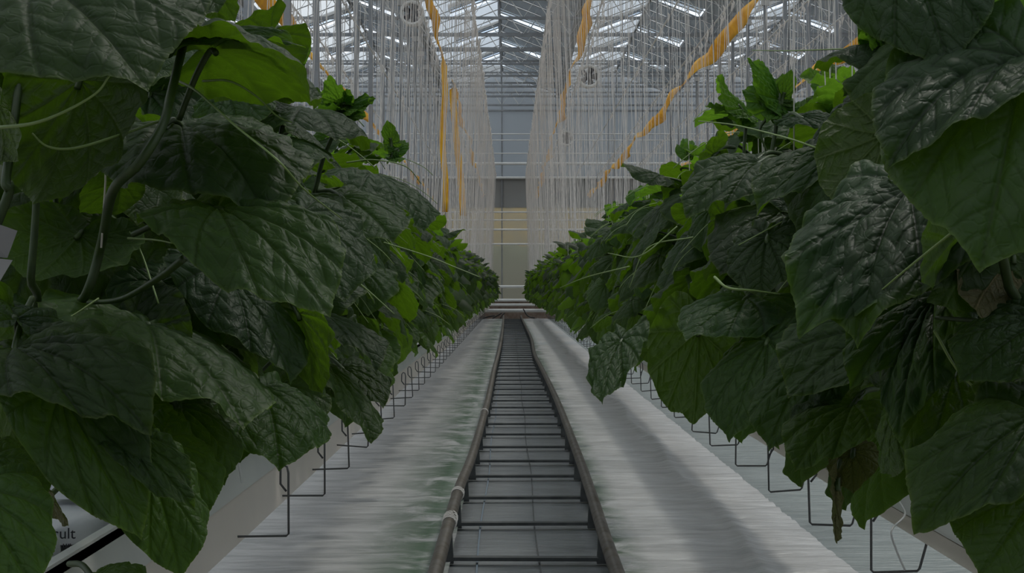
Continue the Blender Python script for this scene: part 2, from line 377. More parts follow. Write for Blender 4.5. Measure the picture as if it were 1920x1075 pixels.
# open roof vents, alternating sides of each ridge
M['vent_bar'] = mat('vent_bar', (.62, .66, .72), .4)
def make_vent():
    t = empty('roof_vent')
    MB().add([(0, -.55, 0), (1.3, -.55, -.47), (1.3, .55, -.47), (0, .55, 0)], [(0, 1, 2, 3)]).build('pane', M['vent_glass'], t)
    mb = MB()
    for yy in (-.55, -.18, .18, .55): mb.tube([(0, yy, 0), (1.3, yy, -.47)], .018, 4)
    for xx, zz in ((0, 0), (1.3, -.47)): mb.tube([(xx, -.57, zz), (xx, .57, zz)], .022, 4)
    mb.build('frame', M['vent_bar'], t)
    MB().tube([(1.0, 0, -.32), (.75, 0, -.72)], .016, 5).build('push_rod', M['white_metal'], t)
    return t
vent0 = None; nv = 0
for k in range(-3, 4):
    for i in range(0, 9):
        s = 1 if (i+k) % 2 == 0 else -1
        v = make_vent() if vent0 is None else copy_tree(vent0)
        if vent0 is None: vent0 = v
        v.location = (RX+k*4, TR[i]-1.14, ZR+.06); v.rotation_euler = (0, 0, 0 if s > 0 else PI); nv += 1
        side = 'above the aisle' if k == 0 else '%s ridge %s of the aisle' % (ordinal(abs(k)), 'left' if k < 0 else 'right')
        tag(v, 'open roof vent, %s, %s from end wall' % (side, ordinal(i+1)), 'roof vent', 'open roof vents')
# columns on two lines, 8 m apart
col0 = None
for line, xx in (('left', -2.4), ('right', 5.6), ('far left', -10.4)):
    for i, y in enumerate(TR[:17]):
        if xx == 5.6 and y < 20 or xx < -5 and y < 28: continue
        t = empty('steel_column') if col0 is None else copy_tree(col0)
        if col0 is None:
            col0 = t
            MB().box(-.035, .035, -.045, .045, 0.02, ZB-.04).build('post', M['galv'], t)
            MB().box(-.09, .09, -.09, .09, -.055, .02).build('foot_plate', M['galv'], t)
            MB().box(-.08, .08, -.06, .06, ZB-.16, ZB-.035).build('top_bracket', M['white_metal'], t)
        t.location = (xx, y, 0)
        tag(t, 'grey steel column in the %s column line, %s from the end wall' % (line, ordinal(i+1)), 'column', 'steel columns')

# ------------------------------------------------------------------ end wall
YW = 50.6
def panel(z0, z1, m, name, y=YW, x0=-24, x1=24, th=.02):
    return struct(MB().box(x0, x1, y, y+th, z0, z1).build(name, m))
panel(5.02, 9.0, M['wall_upper'], 'wall_back')
panel(3.95, 5.02, M['screen'], 'wall_back_screen')
o = MB().add([(-24, YW, -.05), (24, YW, -.05), (24, YW, 3.95), (-24, YW, 3.95)], [(0, 1, 2, 3)]).build('window_1', M['wall_glass']); struct(o)
struct(MB().add([(-24, -5, -.05), (24, -5, -.05), (24, -5, 8.0), (-24, -5, 8.0)], [(0, 1, 2, 3)]).build('wall_front', M['wall_upper']))  # unseen wall behind the camera, added to cut low light on the near leaves
for side, sx in (('left', -24), ('right', 24)):
    o = MB().add([(sx, -5, -.05), (sx, YW, -.05), (sx, YW, 8.5), (sx, -5, 8.5)], [(0, 1, 2, 3)]).build('wall_%s' % side, M['wall_upper']); struct(o)
mb = MB()
for k in range(-6, 7): mb.box(RX+k*2-.02, RX+k*2+.02, YW-.06, YW-.005, 0, 8.0)
for z in (5.0, 7.4): mb.box(-24, 24, YW-.08, YW-.005, z-.03, z+.03)
struct(mb.build('trim_2', M['galv']))
pipes = [(6.55, .02), (6.33, .02), (5.86, .022), (5.5, .05), (5.0, .045), (3.78, .028), (3.5, .025), (3.16, .035), (2.65, .03), (1.14, .05)]
for i, (z, r) in enumerate(pipes):
    tag(MB().tube([(-23.5, YW-.25, z), (23.5, YW-.25, z)], r, 8).build('heating_pipe', M['gutter'], smooth=True),
        'white horizontal pipe across the end wall, %s from the top' % ordinal(i+1), 'pipe', 'pipes on the end wall')
# low pipes, header and path at the rail ends
struct(MB().box(-24, 24, 50.0, YW, -.05, .012).build('trim_3', M['concrete']))
for z, y, r, m, lab in ((.66, 50.35, .05, 'gutter', 'upper white low pipe before the end wall'), (.50, 50.2, .045, 'gutter', 'lower white low pipe before the end wall'),
                    (.30, 50.05, .06, 'gutter', 'white header pipe just above the brown boards'), ):
    tag(MB().tube([(-20, y, z), (20, y, z)], r, 8).build('low_pipe', M[m], smooth=True), lab, 'pipe')
tag(MB().box(-20, 20, 49.99, 50.04, .015, .23).build('low_board', M['brown']), 'low brown board below the header pipe at the aisle end', 'board')
tag(MB().box(-20, 20, 50.42, 50.46, .33, .62).build('back_board', M['brown']), 'brown board behind the low white pipes', 'board')
# bent black hoses at the rail ends
for i, (x0, x1) in enumerate(((-.95, -.55), (-.62, -.3), (-.35, -.2), (.4, .85))):
    pts = smooth_path([(x0, 49.7, .03), ((x0+x1)/2, 49.75, .09+.03*i), (x1, 49.8, .22 if i != 0 else .12)], 5)
    if i == 3: pts = smooth_path([(.85, 49.7, .04), (.6, 49.75, .12), (.45, 49.8, .36)], 5)
    tag(MB().tube(pts, .022, 6).build('rubber_hose', M['black'], smooth=True), 'black bent hose at the rail end, %s from the left' % ordinal(i+1), 'hose', 'hoses at the rail ends')
# outside behind the glass
M['hedge'] = mat('hedge', (.055, .085, .03), .9, noise=(3, (.10, .13, .06), .4, .7)); M['straw'] = mat('straw', (.42, .28, .06), .9, noise=(1.5, (.25, .2, .1), .4, .7))
M['bark'] = mat('dark_tree_line', (.05, .06, .05), .9)
struct(MB().add([(-60, YW+.3, -.1), (60, YW+.3, -.1), (60, 110, -.1), (-60, 110, -.1)], [(0, 1, 2, 3)]).build('ground_outside', M['hedge']))
def rough_bank(name, m, y, z0, z1, dz, th, label, cat):
    rng = random.Random(3); vs = []; fs = []; n = 160
    for i in range(n+1):
        x = -40+80*i/n; h = z1+rng.uniform(-dz, dz)
        vs += [(x, y, z0), (x, y+rng.uniform(-.2, .2), (z0+z1)/2), (x, y+.3, h), (x, y+th, h-.1), (x, y+th, z0)]
    for i in range(n):
        for k in range(4): fs.append((i*5+k, i*5+k+1, i*5+k+6, i*5+k+5))
    tag(MB().add(vs, fs).build(name, m, smooth=True), label, cat)
rough_bank('hedge', M['hedge'], 58, -.1, 2.85, .12, 1.5, 'green hedge outside behind the glass end wall', 'hedge')
rough_bank('straw_bank', M['straw'], 64, -.1, 5.4, .05, 3, 'tan straw bank outside behind the hedge', 'bank')

# ================================================================== RAIL TRACK
Lr = [(2.2, -.262), (4.9, -.259), (6.7, -.252), (8.3, -.222), (12.2, -.198), (16.9, -.196), (20.9, -.18), (27.8, -.175), (38, -.20), (49.6, -.245)]
Rr = [(2.2, .368), (4.9, .369), (6.7, .388), (8.3, .398), (12.2, .408), (16.9, .385), (20.9, .364), (27.8, .412), (38, .39), (49.6, .377)]
def raily(tab, y):
    return .97*float(np.interp(y, [a for a, b in tab], [b for a, b in tab]))
ZRAIL = .155
track = empty('pipe_rail_track', (0.07, 2.2, 0))
tag(track, 'grey steel pipe rail track running down the middle of the aisle', 'rail track')
off = Vector(track.location)
for nm, tab in (('rail', Lr), ('rail', Rr)):
    pts = smooth_path([(x*.97, y, ZRAIL-.028) for y, x in tab], 10)
    MB().tube([p-off for p in pts], .0255, 14).build(nm, M['rail'], track, True)
ys = []; y = 3.2
random.seed(5)
while y < 49.3:
    ys.append(y); y += .77+random.uniform(-.06, .06)
for y in ys:
    xl, xr = raily(Lr, y), raily(Rr, y)
    tz = random.uniform(-.006, .006)
    a, b = xl+.02, xr-.02; dy = random.uniform(-.012, .012)
    mb = MB()
    q = [(a, y-.022), (b, y-.022+dy), (b, y+.022+dy), (a, y+.022)]
    mb.add([(qx-off.x, qy-off.y, z) for z in (.012, .026) for qx, qy in q], [(0, 3, 2, 1), (4, 5, 6, 7), (0, 1, 5, 4), (1, 2, 6, 5), (2, 3, 7, 6), (3, 0, 4, 7)])
    cb = mb.build('crossbar', M['sleeper'], track)
    for xx, s in ((xl, 1), (xr, -1)):
        px = xx-off.x; yy = y-off.y
        m2 = MB().add([(px-.026, yy-.02, .0), (px+.026, yy-.02, .0), (px+.026, yy+.02, .0), (px-.026, yy+.02, .0),
                       (px-.020, yy-.016, .118), (px+.020, yy-.016, .118), (px+.020, yy+.016, .118), (px-.020, yy+.016, .118)],
                      [(0, 3, 2, 1), (4, 5, 6, 7), (0, 1, 5, 4), (1, 2, 6, 5), (2, 3, 7, 6), (3, 0, 4, 7)])
        m2.build('upright', M['sleeper'], cb)
# white string wound on the left rail
mb = MB()
for y0, n in ((6.55, 3), (5.75, 5), (4.75, 0), (10.9, 2)):
    xx = raily(Lr, y0)
    for k in range(n):
        pts = [(xx+.029*math.cos(a+.3*k), y0+k*.035+a*.004, ZRAIL-.028+.029*math.sin(a+.3*k)) for a in np.linspace(0, 2*PI, 14)]
        mb.tube(pts, .0028, 5)
tag(mb.build('string_wrap', M['string'], smooth=True), 'white string wound round the left rail', 'string')

# ================================================================== GUTTERS, SLABS, HOOKS
def gutter(side, xe, zb, z0, z1, label):
    """trough from z0 to z1 standing on a beam that reaches down to zb"""
    s = -1 if side == 'left' else 1
    t = empty('growing_gutter', (s*(xe+.14), 2.0, 0)); tag(t, label, 'gutter')
    P = lambda dx, z: (s*(dx-.14), z)
    prof = [P(.0, z0), P(-.012, z0+.005), P(.012, z1-.025), P(.012, z1), P(.03, z1+.002), P(.05, z0+.045), P(.23, z0+.045), P(.25, z1+.002), P(.27, z1), P(.27, z1-.03), P(.28, z0)]
    inner = [(x, z-.006) for x, z in prof[::-1]]
    MB().ext(prof+inner, 0, 48, True).build('trough', M['gutter'], t)
    beam = [P(.03, z0-.003), P(.0, z0-.01), P(-.016, zb+.015), P(.01, zb), P(.26, zb), P(.29, zb+.015), P(.28, z0-.003)]
    MB().ext(beam, 0, 48, True).build('beam', M['beam'], t)
    for y in TR:
        if y > 2.2: MB().tube([(s*.12, y-2.0, z0+.02), (s*.12, y-2.0, ZB-.02)], .0025, 4).build('suspension_wire', M['wire'], t)
    return t
GL, GR = .75, .95
gutter('left', GL, .375, .52, .62, 'white growing gutter on a beige beam, left of the aisle')
gutter('right', GR, .49, .545, .635, 'white growing gutter on a beige beam, right of the aisle')
def make_slab():
    o = MB(); prof = []
    n = 20
    for i in range(n):
        a = 2*PI*i/n; prof.append((.085*math.copysign(abs(math.cos(a))**.5, math.cos(a)), .04+.035*math.copysign(abs(math.sin(a))**.6, math.sin(a))))
    rings = [(0, .25), (.02, .8), (.06, 1), (.5, 1.02), (.94, 1), (.98, .8), (1.0, .25)]
    vs = [(x*s, yy*1.2, .04+(z-.04)*s) for yy, s in rings for x, z in prof]; fs = []
    for r in range(len(rings)-1):
        for i in range(n): fs.append((r*n+i, r*n+(i+1) % n, (r+1)*n+(i+1) % n, (r+1)*n+i))
    fs.append(tuple(range(n-1, -1, -1))); fs.append(tuple(range((len(rings)-1)*n, len(rings)*n)))
    return o.add(vs, fs).mesh('substrate_slab', M['slab'], True)
slab_me = make_slab()
def text(name, s, size, m, parent, loc, rot):
    cu = bpy.data.curves.new(name, 'FONT'); cu.body = s; cu.size = size; cu.extrude = .0006; cu.materials.append(m)
    tmp = bpy.data.objects.new(name, cu); me = bpy.data.meshes.new_from_object(tmp); bpy.data.objects.remove(tmp)
    o = bpy.data.objects.new(name, me); C.objects.link(o); o.parent = parent; o.location = loc; o.rotation_euler = rot; return o
for side, s, xe in (('left', -1, GL), ('right', 1, GR)):
    for i in range(9):
        t = link('substrate_slab', slab_me, None, (s*(xe+.14), (1.42 if s < 0 else 1.9)+1.3*i, .572 if s < 0 else .597))
        tag(t, 'white wrapped substrate slab lying in the %s gutter, %s from the camera' % (side, ordinal(i+1)), 'slab', 'slabs in the %s gutter' % side)
        if i == 1:
            text('lettering', 'cult' if s < 0 else 'G', .030 if s < 0 else .045, M['ink'], t, (.015 if s < 0 else -.075, -.003, .03), (PI/2, 0, 0))
            if s < 0: text('lettering', 'ur', .018, M['ink'], t, (.035, -.003, .012), (PI/2, 0, 0))
def growing_block(x, y, z, s, label, group, printed=False):
    t = empty('growing_block', (x, y, z)); tag(t, label, 'growing block', group)
    b = .045
    prof = [(-b, 0), (b, 0), (b*1.02, .05), (b, .094), (b*.9, .1), (-b*.9, .1), (-b, .094), (-b*1.02, .05)]
    vs = [(px*f, yy, pz) for yy, f in ((-b, .94), (-b*.85, 1), (b*.85, 1), (b, .94)) for px, pz in prof]; n = 8; fs = []
    for q in range(3):
        for k in range(n): fs.append((q*n+k, q*n+(k+1) % n, (q+1)*n+(k+1) % n, (q+1)*n+k))
    fs += [tuple(range(n-1, -1, -1)), tuple(range(3*n, 4*n))]
    MB().add(vs, fs).build('wrapped_cube', M['slab'], t)
    MB().box(-b*.8, b*.8, -b*.8, b*.8, .1, .104).build('wool_top', M['block'], t)
    if printed:
        text('lettering', 'U M O', .020, M['blue_ink'], t, (-.035, -b-.001, .062), (PI/2, 0, 0))
        text('lettering', 'Jwen', .020, M['blue_ink'], t, (-.035, -b-.001, .02), (PI/2, 0, 0))
    return t
# bent wire hooks along both gutters
def make_hook(s, w):
    loop = [(0, 0, .10), (0, 0, .17), (s*.004, .006, .186), (s*.014, .01, .19), (s*.022, .008, .18), (s*.022, .006, .14), (s*.006, .003, .12)]
    path = loop[::-1] + [(0, 0, .09), (0, 0, .006), (s*.006, 0, 0), (s*(w-.006), 0, 0), (s*w, 0, .006), (s*(w+.03), 0, .105), (s*(w+.035), .0, .15)]
    return MB().tube(path, .0032, 6).mesh('wire_hook', M['wire'], True)
hk = {'left': make_hook(-1, .19), 'right': make_hook(1, .12)}
for side, s, L0, sp, d0 in (('left', -1, .60, .68, 3.85), ('right', 1, .85, .66, 3.35)):
    y = d0; i = 0; random.seed(11 if s < 0 else 12)
    while y < 34:
        o = link('wire_hook', hk[side], None, (s*L0, y, .41)); o.rotation_euler = (0, random.uniform(-.05, .05), random.uniform(-.45, .45))
        i += 1
        tag(o, 'bent grey wire hook hanging from the %s gutter, %s from the camera' % (side, ordinal(i)), 'hook', 'wire hooks on the %s gutter' % side)
        y += sp+random.uniform(-.08, .08)

# ================================================================== LEAVES
class Leaf:
    """flat cucumber leaf: outline, polar grid, distance to the vein net"""
    def __init__(s, R, A, seed):
        rng = np.random.RandomState(seed); s.R, s.A = R, A
        deg = np.array([0, 4, 10, 20, 32, 44, 54, 62, 75, 90, 108, 125, 142, 158, 170, 180.])
        rad = np.array([1.0, .955, .915, .875, .83, .80, .785, .75, .69, .645, .62, .585, .53, .45, .30, .06])
        th = np.linspace(-PI, PI, A+1); ad = np.abs(th)*180/PI
        jit = rng.uniform(-.022, .022, (2, len(deg))); jit[:, 0] = 0; jit[:, -1] = 0
        r = np.where(th > 0, np.interp(ad, deg, rad+jit[0]), np.interp(ad, deg, rad+jit[1]))
        k = max(1, A//60); ker = np.ones(2*k+1)/(2*k+1); r2 = np.convolve(np.pad(r, k, 'edge'), ker, 'valid')
        tip = np.clip(1-ad/7, 0, 1); r = r2*(1-tip)+r*tip
        if A >= 100:
            ph = np.cumsum(np.r_[0, np.hypot(np.diff(r*np.cos(th)), np.diff(r*np.sin(th)))])
            saw = (ph*22) % 1.0; r = r*(1+.010*(1-np.abs(2*saw-1)))
        s.r = r; s.th = th
        rho = (np.linspace(0, 1, R+1)[1:])**.9
        rr = rho[:, None]*r[None, :]
        step = 2*PI/A; mains = sorted(set(round(t0/step)*step for t0 in (0, .51, -.51, 1.03, -1.03, 1.62, -1.62, 2.3, -2.3)))
        s.rho = np.r_[0, np.repeat(rho, A+1)]
        s.T = np.r_[0, np.tile(th, R)]
        dl = np.min(np.abs(s.T[:, None]-np.array(mains)[None, :]), 1)
        q = np.r_[0, rr.ravel()]
        s.D = q*np.sin(dl)                               # distance to the nearest main vein
        s.P = q*np.cos(dl)-q*np.sin(dl)*.80 + np.where(s.T > 0, .03, -.02)*0   # side veins are lines of constant P
        warp = .16*np.sign(s.T)*np.minimum(np.abs(s.T), .6)/.6*(s.rho**1.5)*np.clip((PI-np.abs(s.T))/.5, 0, 1)   # veins curve forward
        tw = s.T-warp*.6
        s.u = q*np.sin(tw); s.v = q*np.cos(tw)
        s.rim = np.clip((s.rho-(1-1.2/max(R, 20)))*max(R, 20)/1.2, 0, 1)*.45 if R > 12 else np.zeros(len(s.u))
        i = np.arange(R-1)[:, None]; j = np.arange(A)[None, :]
        a = 1+i*(A+1)+j; quads = np.stack([a, a+1, a+A+2, a+A+1], -1).reshape(-1, 4)
        tris = np.stack([np.zeros(A, int), 1+np.arange(A)+1, 1+np.arange(A)], -1)
        s.quads = quads[:, ::-1]; s.tris = tris[:, ::-1]
        # orientation check: want +z
        # (u right, v forward): make face normals point to +z
        q = s.quads[0]; e1 = np.array([s.u[q[1]]-s.u[q[0]], s.v[q[1]]-s.v[q[0]]]); e2 = np.array([s.u[q[2]]-s.u[q[1]], s.v[q[2]]-s.v[q[1]]])
        if e1[0]*e2[1]-e1[1]*e2[0] < 0: s.quads = s.quads[:, ::-1]
        q = s.tris[0]; e1 = np.array([s.u[q[1]]-s.u[q[0]], s.v[q[1]]-s.v[q[0]]]); e2 = np.array([s.u[q[2]]-s.u[q[1]], s.v[q[2]]-s.v[q[1]]])
        if e1[0]*e2[1]-e1[1]*e2[0] < 0: s.tris = s.tris[:, ::-1]
    def shape(s, rng, fold=1.2, droop=.5, width=1.0, wave=.05, bull=.016, skew=0., bfold=0.):
        """returns Nx3; petiole at origin, tip on +y at distance 1, upper face +z. bfold: extra curl of the basal part"""
        u = s.u*width; v = s.v.copy(); z = np.zeros_like(u)
        ph = rng.uniform(0, 6, 4)
        z += wave*s.rho**2*(np.sin(3*s.T+ph[0])*.6+np.sin(5*s.T+ph[1])*.5)
        z += wave*.45*s.rho**4*np.sin(11*s.T+ph[2])+wave*.25*s.rho**6*np.sin(19*s.T+ph[3])
        z += bull*(1-np.exp(-s.D/.022))*(1-.5*s.rho**6)
        z += bull*.45*np.abs(np.sin(PI*s.P*9.5))**.6*np.clip(s.D/.04, 0, 1)
        z += bull*.5*(np.sin(s.u*33+ph[1])*np.sin(s.v*29+ph[2]))*np.clip(s.D/.05, 0, 1)
        # midrib valley then sides roll down
        z += .05*np.clip(np.abs(u)/.25, 0, 1)*(1-s.rho*.3)
        kk = fold*(1+.25*np.sin(ph[0])*np.sign(u)) + skew*np.sign(u); kk = np.where(np.abs(kk) < .05, .05, kk)
        a = kk*np.abs(u)
        nu = np.sign(u)*np.sin(a)/kk - z*np.sin(a)*np.sign(u)*-1*0
        nz = z*np.cos(a) - (1-np.cos(a))/kk
        nu = nu + np.sign(u)*z*np.sin(a)
        # droop along the midrib
        c = droop if abs(droop) > .03 else .03
        cl = np.where(v > 0, c, c*.8+bfold); b = cl*v
        nv = np.where(np.abs(b) > 1e-6, np.sin(b)/cl, v) + nz*np.sin(b)
        nz2 = nz*np.cos(b) - (1-np.cos(b))/cl
        # put the tip back on +y at distance 1
        ty, tz = math.sin(c)/c, -(1-math.cos(c))/c; L = math.hypot(ty, tz); ca, sa = ty/L, -tz/L
        y2 = (nv*ca - nz2*sa)/L; z2 = (nv*sa + nz2*ca)/L
        return np.stack([nu/L, y2, z2], -1)
    def mesh(s, name, co, m):
        me = bpy.data.meshes.new(name); nt, nq = len(s.tris), len(s.quads)
        me.vertices.add(len(co)); me.vertices.foreach_set('co', np.ascontiguousarray(co, np.float32).ravel())
        loops = np.r_[s.tris.ravel(), s.quads.ravel()].astype(np.int32)
        me.loops.add(len(loops)); me.loops.foreach_set('vertex_index', loops)
        me.polygons.add(nt+nq)
        st = np.r_[np.arange(nt)*3, nt*3+np.arange(nq)*4].astype(np.int32)
        me.polygons.foreach_set('loop_start', st)
        me.polygons.foreach_set('use_smooth', np.ones(nt+nq, bool))
        me.update(calc_edges=True)
        uv = me.uv_layers.new(name='leaf'); w = np.stack([s.u[loops], s.v[loops]], -1).astype(np.float32); uv.data.foreach_set('uv', w.ravel())
        for nm, arr in (('veindist', s.D), ('veinphase', s.P), ('rim', s.rim)):
            at_ = me.attributes.new(nm, 'FLOAT', 'POINT'); at_.data.foreach_set('value', arr.astype(np.float32))
        me.materials.append(m); return me
def frame(axis, nrm):
    y = Vector(axis).normalized(); n = Vector(nrm); n = n - y*n.dot(y)
    if n.length < 1e-4: n = y.orthogonal()
    z = n.normalized(); x = y.cross(z); return Matrix((x, y, z)).transposed()

HI = [Leaf(64, 220, s) for s in (1, 2, 3)]
MID = [Leaf(26, 100, s) for s in (4, 5, 6, 7, 8)]
LOW = [Leaf(5, 22, s) for s in (4, 5, 6)]
rngs = np.random.RandomState(21)
mature = []; lowm = []
for i in range(10):
    Lf = MID[i % 5]; co = Lf.shape(rngs, fold=rngs.uniform(.7, 1.7), droop=rngs.uniform(.2, 1.1), width=rngs.uniform(.9, 1.05), wave=rngs.uniform(.03, .09), bull=.020, bfold=rngs.uniform(0, .6))
    mature.append(Lf.mesh('leaf', co, M['leaf']))
young = []
for i in range(4):
    Lf = MID[i % 5]; co = Lf.shape(rngs, fold=rngs.uniform(1.3, 2.4)*(-1 if i % 2 else 1), droop=rngs.uniform(.2, 1.0), width=.85, wave=.10, bull=.03)
    young.append(Lf.mesh('young_leaf', co, M['young']))

# ------------------------------------------------------------------ a plant as data: stem, leaves, petioles, tendrils (faces +x)
def plant_data(seed):
    r = random.Random(seed)
    H = r.uniform(.82, .95); bow = [r.uniform(-.03, .03) for _ in range(4)]
    stem = smooth_path([(0, 0, 0), (.02+bow[0], bow[1], H*.3), (bow[2], bow[3], H*.6), (.0, bow[0], H*.85), (.02+bow[1], .02, H)], 6)
    def sp(t):
        i = t*(len(stem)-1); k = min(int(i), len(stem)-2); return stem[k].lerp(stem[k+1], i-k)
    leaves = []; n = 17
    az0 = r.uniform(-1, 1)
    for i in range(n):
        t = .20+.70*i/(n-1)
        p = sp(t); az = (az0 + i*2.4) % (2*PI)
        if az > PI: az -= 2*PI
        az = az*.62 + r.uniform(-.25, .25)             # leaves turn to the aisle
        if t > .8: az *= 1.5
        old = 1-max(0, (t-.68)/.32)
        pl = (.07+.085*old)*r.uniform(.75, 1.25)
        el = r.uniform(.25, .8)
        q = p + Vector((math.cos(az)*math.cos(el), math.sin(az)*math.cos(el), math.sin(el)))*pl
        size = (.072+.085*old)*(1 if t > .35 else .85)*r.uniform(.85, 1.18)
        pitch = -(.35+.75*old)+r.uniform(-.35, .3) if t < .75 else r.uniform(-.6, .3)
        az2 = az+r.uniform(-.5, .5)
        ax = Vector((math.cos(az2)*math.cos(pitch), math.sin(az2)*math.cos(pitch), math.sin(pitch)))
        nr = Vector((math.cos(az2)*.55, math.sin(az2)*.55, 1.0)) + Vector((r.uniform(-.35, .35), r.uniform(-.35, .35), 0))
        leaves.append(dict(p=p, q=q, ax=ax, nr=nr, size=size, kind='m' if t < .86 else 'y', k=r.randrange(10), pr=.0032+.001*old))
    for i in range(6):                                 # the growing tip
        az = r.uniform(-PI, PI); el = r.uniform(.3, 1.2); p = sp(.92+.015*i)
        q = p + Vector((math.cos(az)*math.cos(el), math.sin(az)*math.cos(el), math.sin(el)))*r.uniform(.02, .06)
        el2 = r.uniform(-.2, 1.1); ax = Vector((math.cos(az)*math.cos(el2), math.sin(az)*math.cos(el2), math.sin(el2)))
        leaves.append(dict(p=p, q=q, ax=ax, nr=Vector((-math.cos(az), -math.sin(az), 1.2)), size=r.uniform(.03, .07), kind='y', k=r.randrange(4), pr=.0016))
    tend = []
    for i in range(5):
        p = sp(r.uniform(.35, .95)); az = r.uniform(-1.4, 1.4); v = Vector((math.cos(az), math.sin(az), r.uniform(.1, .6))); pts = [p]
        L = r.uniform(.14, .36)
        for k in range(1, 9):
            v = (v + Vector((r.uniform(-.2, .2), r.uniform(-.2, .2), -.16))).normalized(); pts.append(pts[-1]+v*L/8)
        tend.append(smooth_path(pts, 3))
    return dict(H=H, stem=smooth_path([(-.28, 0, .16), (-.22, 0, .19), (-.08, .01, .21)], 5)+stem[5:], leaves=leaves, tend=tend)
def petiole_pts(p, q, ax):
    mid = (p+q)/2 + Vector((0, 0, .012)); return smooth_path([p, mid, q, q+ax*.012], 4)
def build_plant(D, name='cucumber_plant'):
    t = empty(name)
    n = len(D['stem']); MB().tube(D['stem'], [.0065-.0035*i/n for i in range(n)], 8).build('stem', M['stem'], t, True)
    for l in D['leaves']:
        me = mature[l['k']] if l['kind'] == 'm' else young[l['k'] % 4]
        R3 = frame(l['ax'], l['nr']); Mx = Matrix.Translation(l['q']) @ R3.to_4x4() @ Matrix.Scale(l['size'], 4)
        o = link('leaf', me, t); o.matrix_basis = Mx
        inv = Mx.inverted(); pts = [inv @ p for p in petiole_pts(l['p'], l['q'], l['ax'])]
        MB().tube(pts, [l['pr']/l['size']]*len(pts), 6).build('petiole', M['stem'], o, True)
    for pts in D['tend']:
        MB().tube(pts, [.0013]*len(pts), 5).build('tendril', M['tendril'], t, True)
    return t
def merged_plant(D, name):
    co = []; fs = []; mats = []; k = 0; V = []; uvv = []
    def app(c, f, mi):
        nonlocal k
        co.append(c); fs.extend((np.asarray(ff)+k).tolist() for ff in f); mats.extend([mi]*len(f)); k += len(c)
    rr = np.random.RandomState(int(D['H']*1000) % 999)
    for l in D['leaves']:
        Lf = LOW[l['k'] % 3]; c = Lf.shape(rr, fold=rr.uniform(.7, 1.6), droop=rr.uniform(.2, 1.), wave=.07, bull=0)*l['size']
        R3 = np.array(frame(l['ax'], l['nr'])); c = c @ R3.T + np.array(l['q'])
        app(c, list(Lf.tris)+list(Lf.quads), 0 if l['kind'] == 'm' else 1)
    for pts, r, n in [(D['stem'][::3]+[D['stem'][-1]], .005, 4)]+[([l['p'], l['q']], .004, 3) for l in D['leaves'][:16]]+[(p[::4], .0012, 3) for p in D['tend']]:
        mb = MB().tube(pts, r, n, False); app(np.array(mb.v), mb.f, 2)
    me = bpy.data.meshes.new(name); me.from_pydata(np.concatenate(co).tolist(), [], fs)
    me.materials.append(M['leaf']); me.materials.append(M['young']); me.materials.append(M['stem'])
    me.polygons.foreach_set('material_index', mats); me.polygons.foreach_set('use_smooth', [True]*len(fs)); me.update(); return me
DATA = [plant_data(100+i) for i in range(6)]
protos = []
FARM = [merged_plant(plant_data(200+i), 'cucumber_plant') for i in range(8)]
ZP = .58; ZW = 5.08
first_used = [False]*6
def place_near(vi, loc, rz, sc, label, group):
    global protos
    if not protos:
        for D in DATA: protos.append(build_plant(D))
    if not first_used[vi]: o = protos[vi]; first_used[vi] = True
    else: o = copy_tree(protos[vi])
    o.location = loc; o.rotation_euler = (0, 0, rz); o.scale = (1, 1, sc)
    o.scale = (sc, sc, sc); tag(o, label, 'cucumber plant', group); return o
LX, RXP = .66, .74
random.seed(33)
for side, s, X0 in (('left', -1, LX), ('right', 1, RXP)):
    y = 2.15; i = 0
    while y < 49.3:
        i += 1; base = 0 if s < 0 else PI
        rz = base+random.uniform(-.45, .45); sc = random.uniform(.93, 1.08); x = s*(X0+random.uniform(-.05, .05))
        if y < 10.5:
            if i <= 12:
                sd = 'left' if s < 0 else 'right'
                growing_block(s*(GL+.14) if s < 0 else GR+.14, y, .66 if s < 0 else .685, s, 'white wrapped growing block on the %s slabs, %s from the camera' % (sd, ordinal(i)), 'growing blocks on the %s slabs' % sd, s > 0 and i == 3)
            place_near((i*5+(0 if s < 0 else 2)+random.randrange(2)) % 6, (x, y, ZP), rz, sc,
                       'leafy cucumber plant in the %s row, %s in line behind the foreground leaves' % (side, ordinal(i)), 'cucumber plants of the %s row' % side)
        else:
            o = link('cucumber_plant', FARM[random.randrange(8)], None, (x, y, ZP)); o.rotation_euler = (0, 0, rz); o.scale = (sc*1.02,)*3
            tag(o, 'leafy cucumber plant in the %s row, %s in line behind the foreground leaves' % (side, ordinal(i)), 'cucumber plant', 'cucumber plants of the %s row' % side)
        y += .342+random.uniform(-.05, .05)
    # the second line of the same row, on the far side of the gutter
    y = 2.6; i = 0
    for k in range(7):                                 # unseen rest of the rows, added to block low light from behind
        o = link('cucumber_plant', FARM[(k+i) % 8], None, (s*.85, .72-.4*k, ZP)); o.rotation_euler = (0, 0, base+random.uniform(-.4, .4)); o.scale = (1.05,)*3
        tag(o, 'unseen cucumber plant in the %s row beside and behind the camera, %s going back' % (side, ordinal(k+1)), 'cucumber plant', 'plants beside the camera')
    while y < 5.2:
        i += 1
        o = link('cucumber_plant', FARM[random.randrange(8)], None, (s*(X0+.48+random.uniform(-.05, .05)), y, ZP)); o.rotation_euler = (0, 0, random.uniform(-PI, PI)); o.scale = (random.uniform(.9, 1.05),)*3
        tag(o, 'cucumber plant in the back line of the %s row, %s from the camera' % (side, ordinal(i)), 'cucumber plant', 'back line of the %s row' % side)
        y += .45

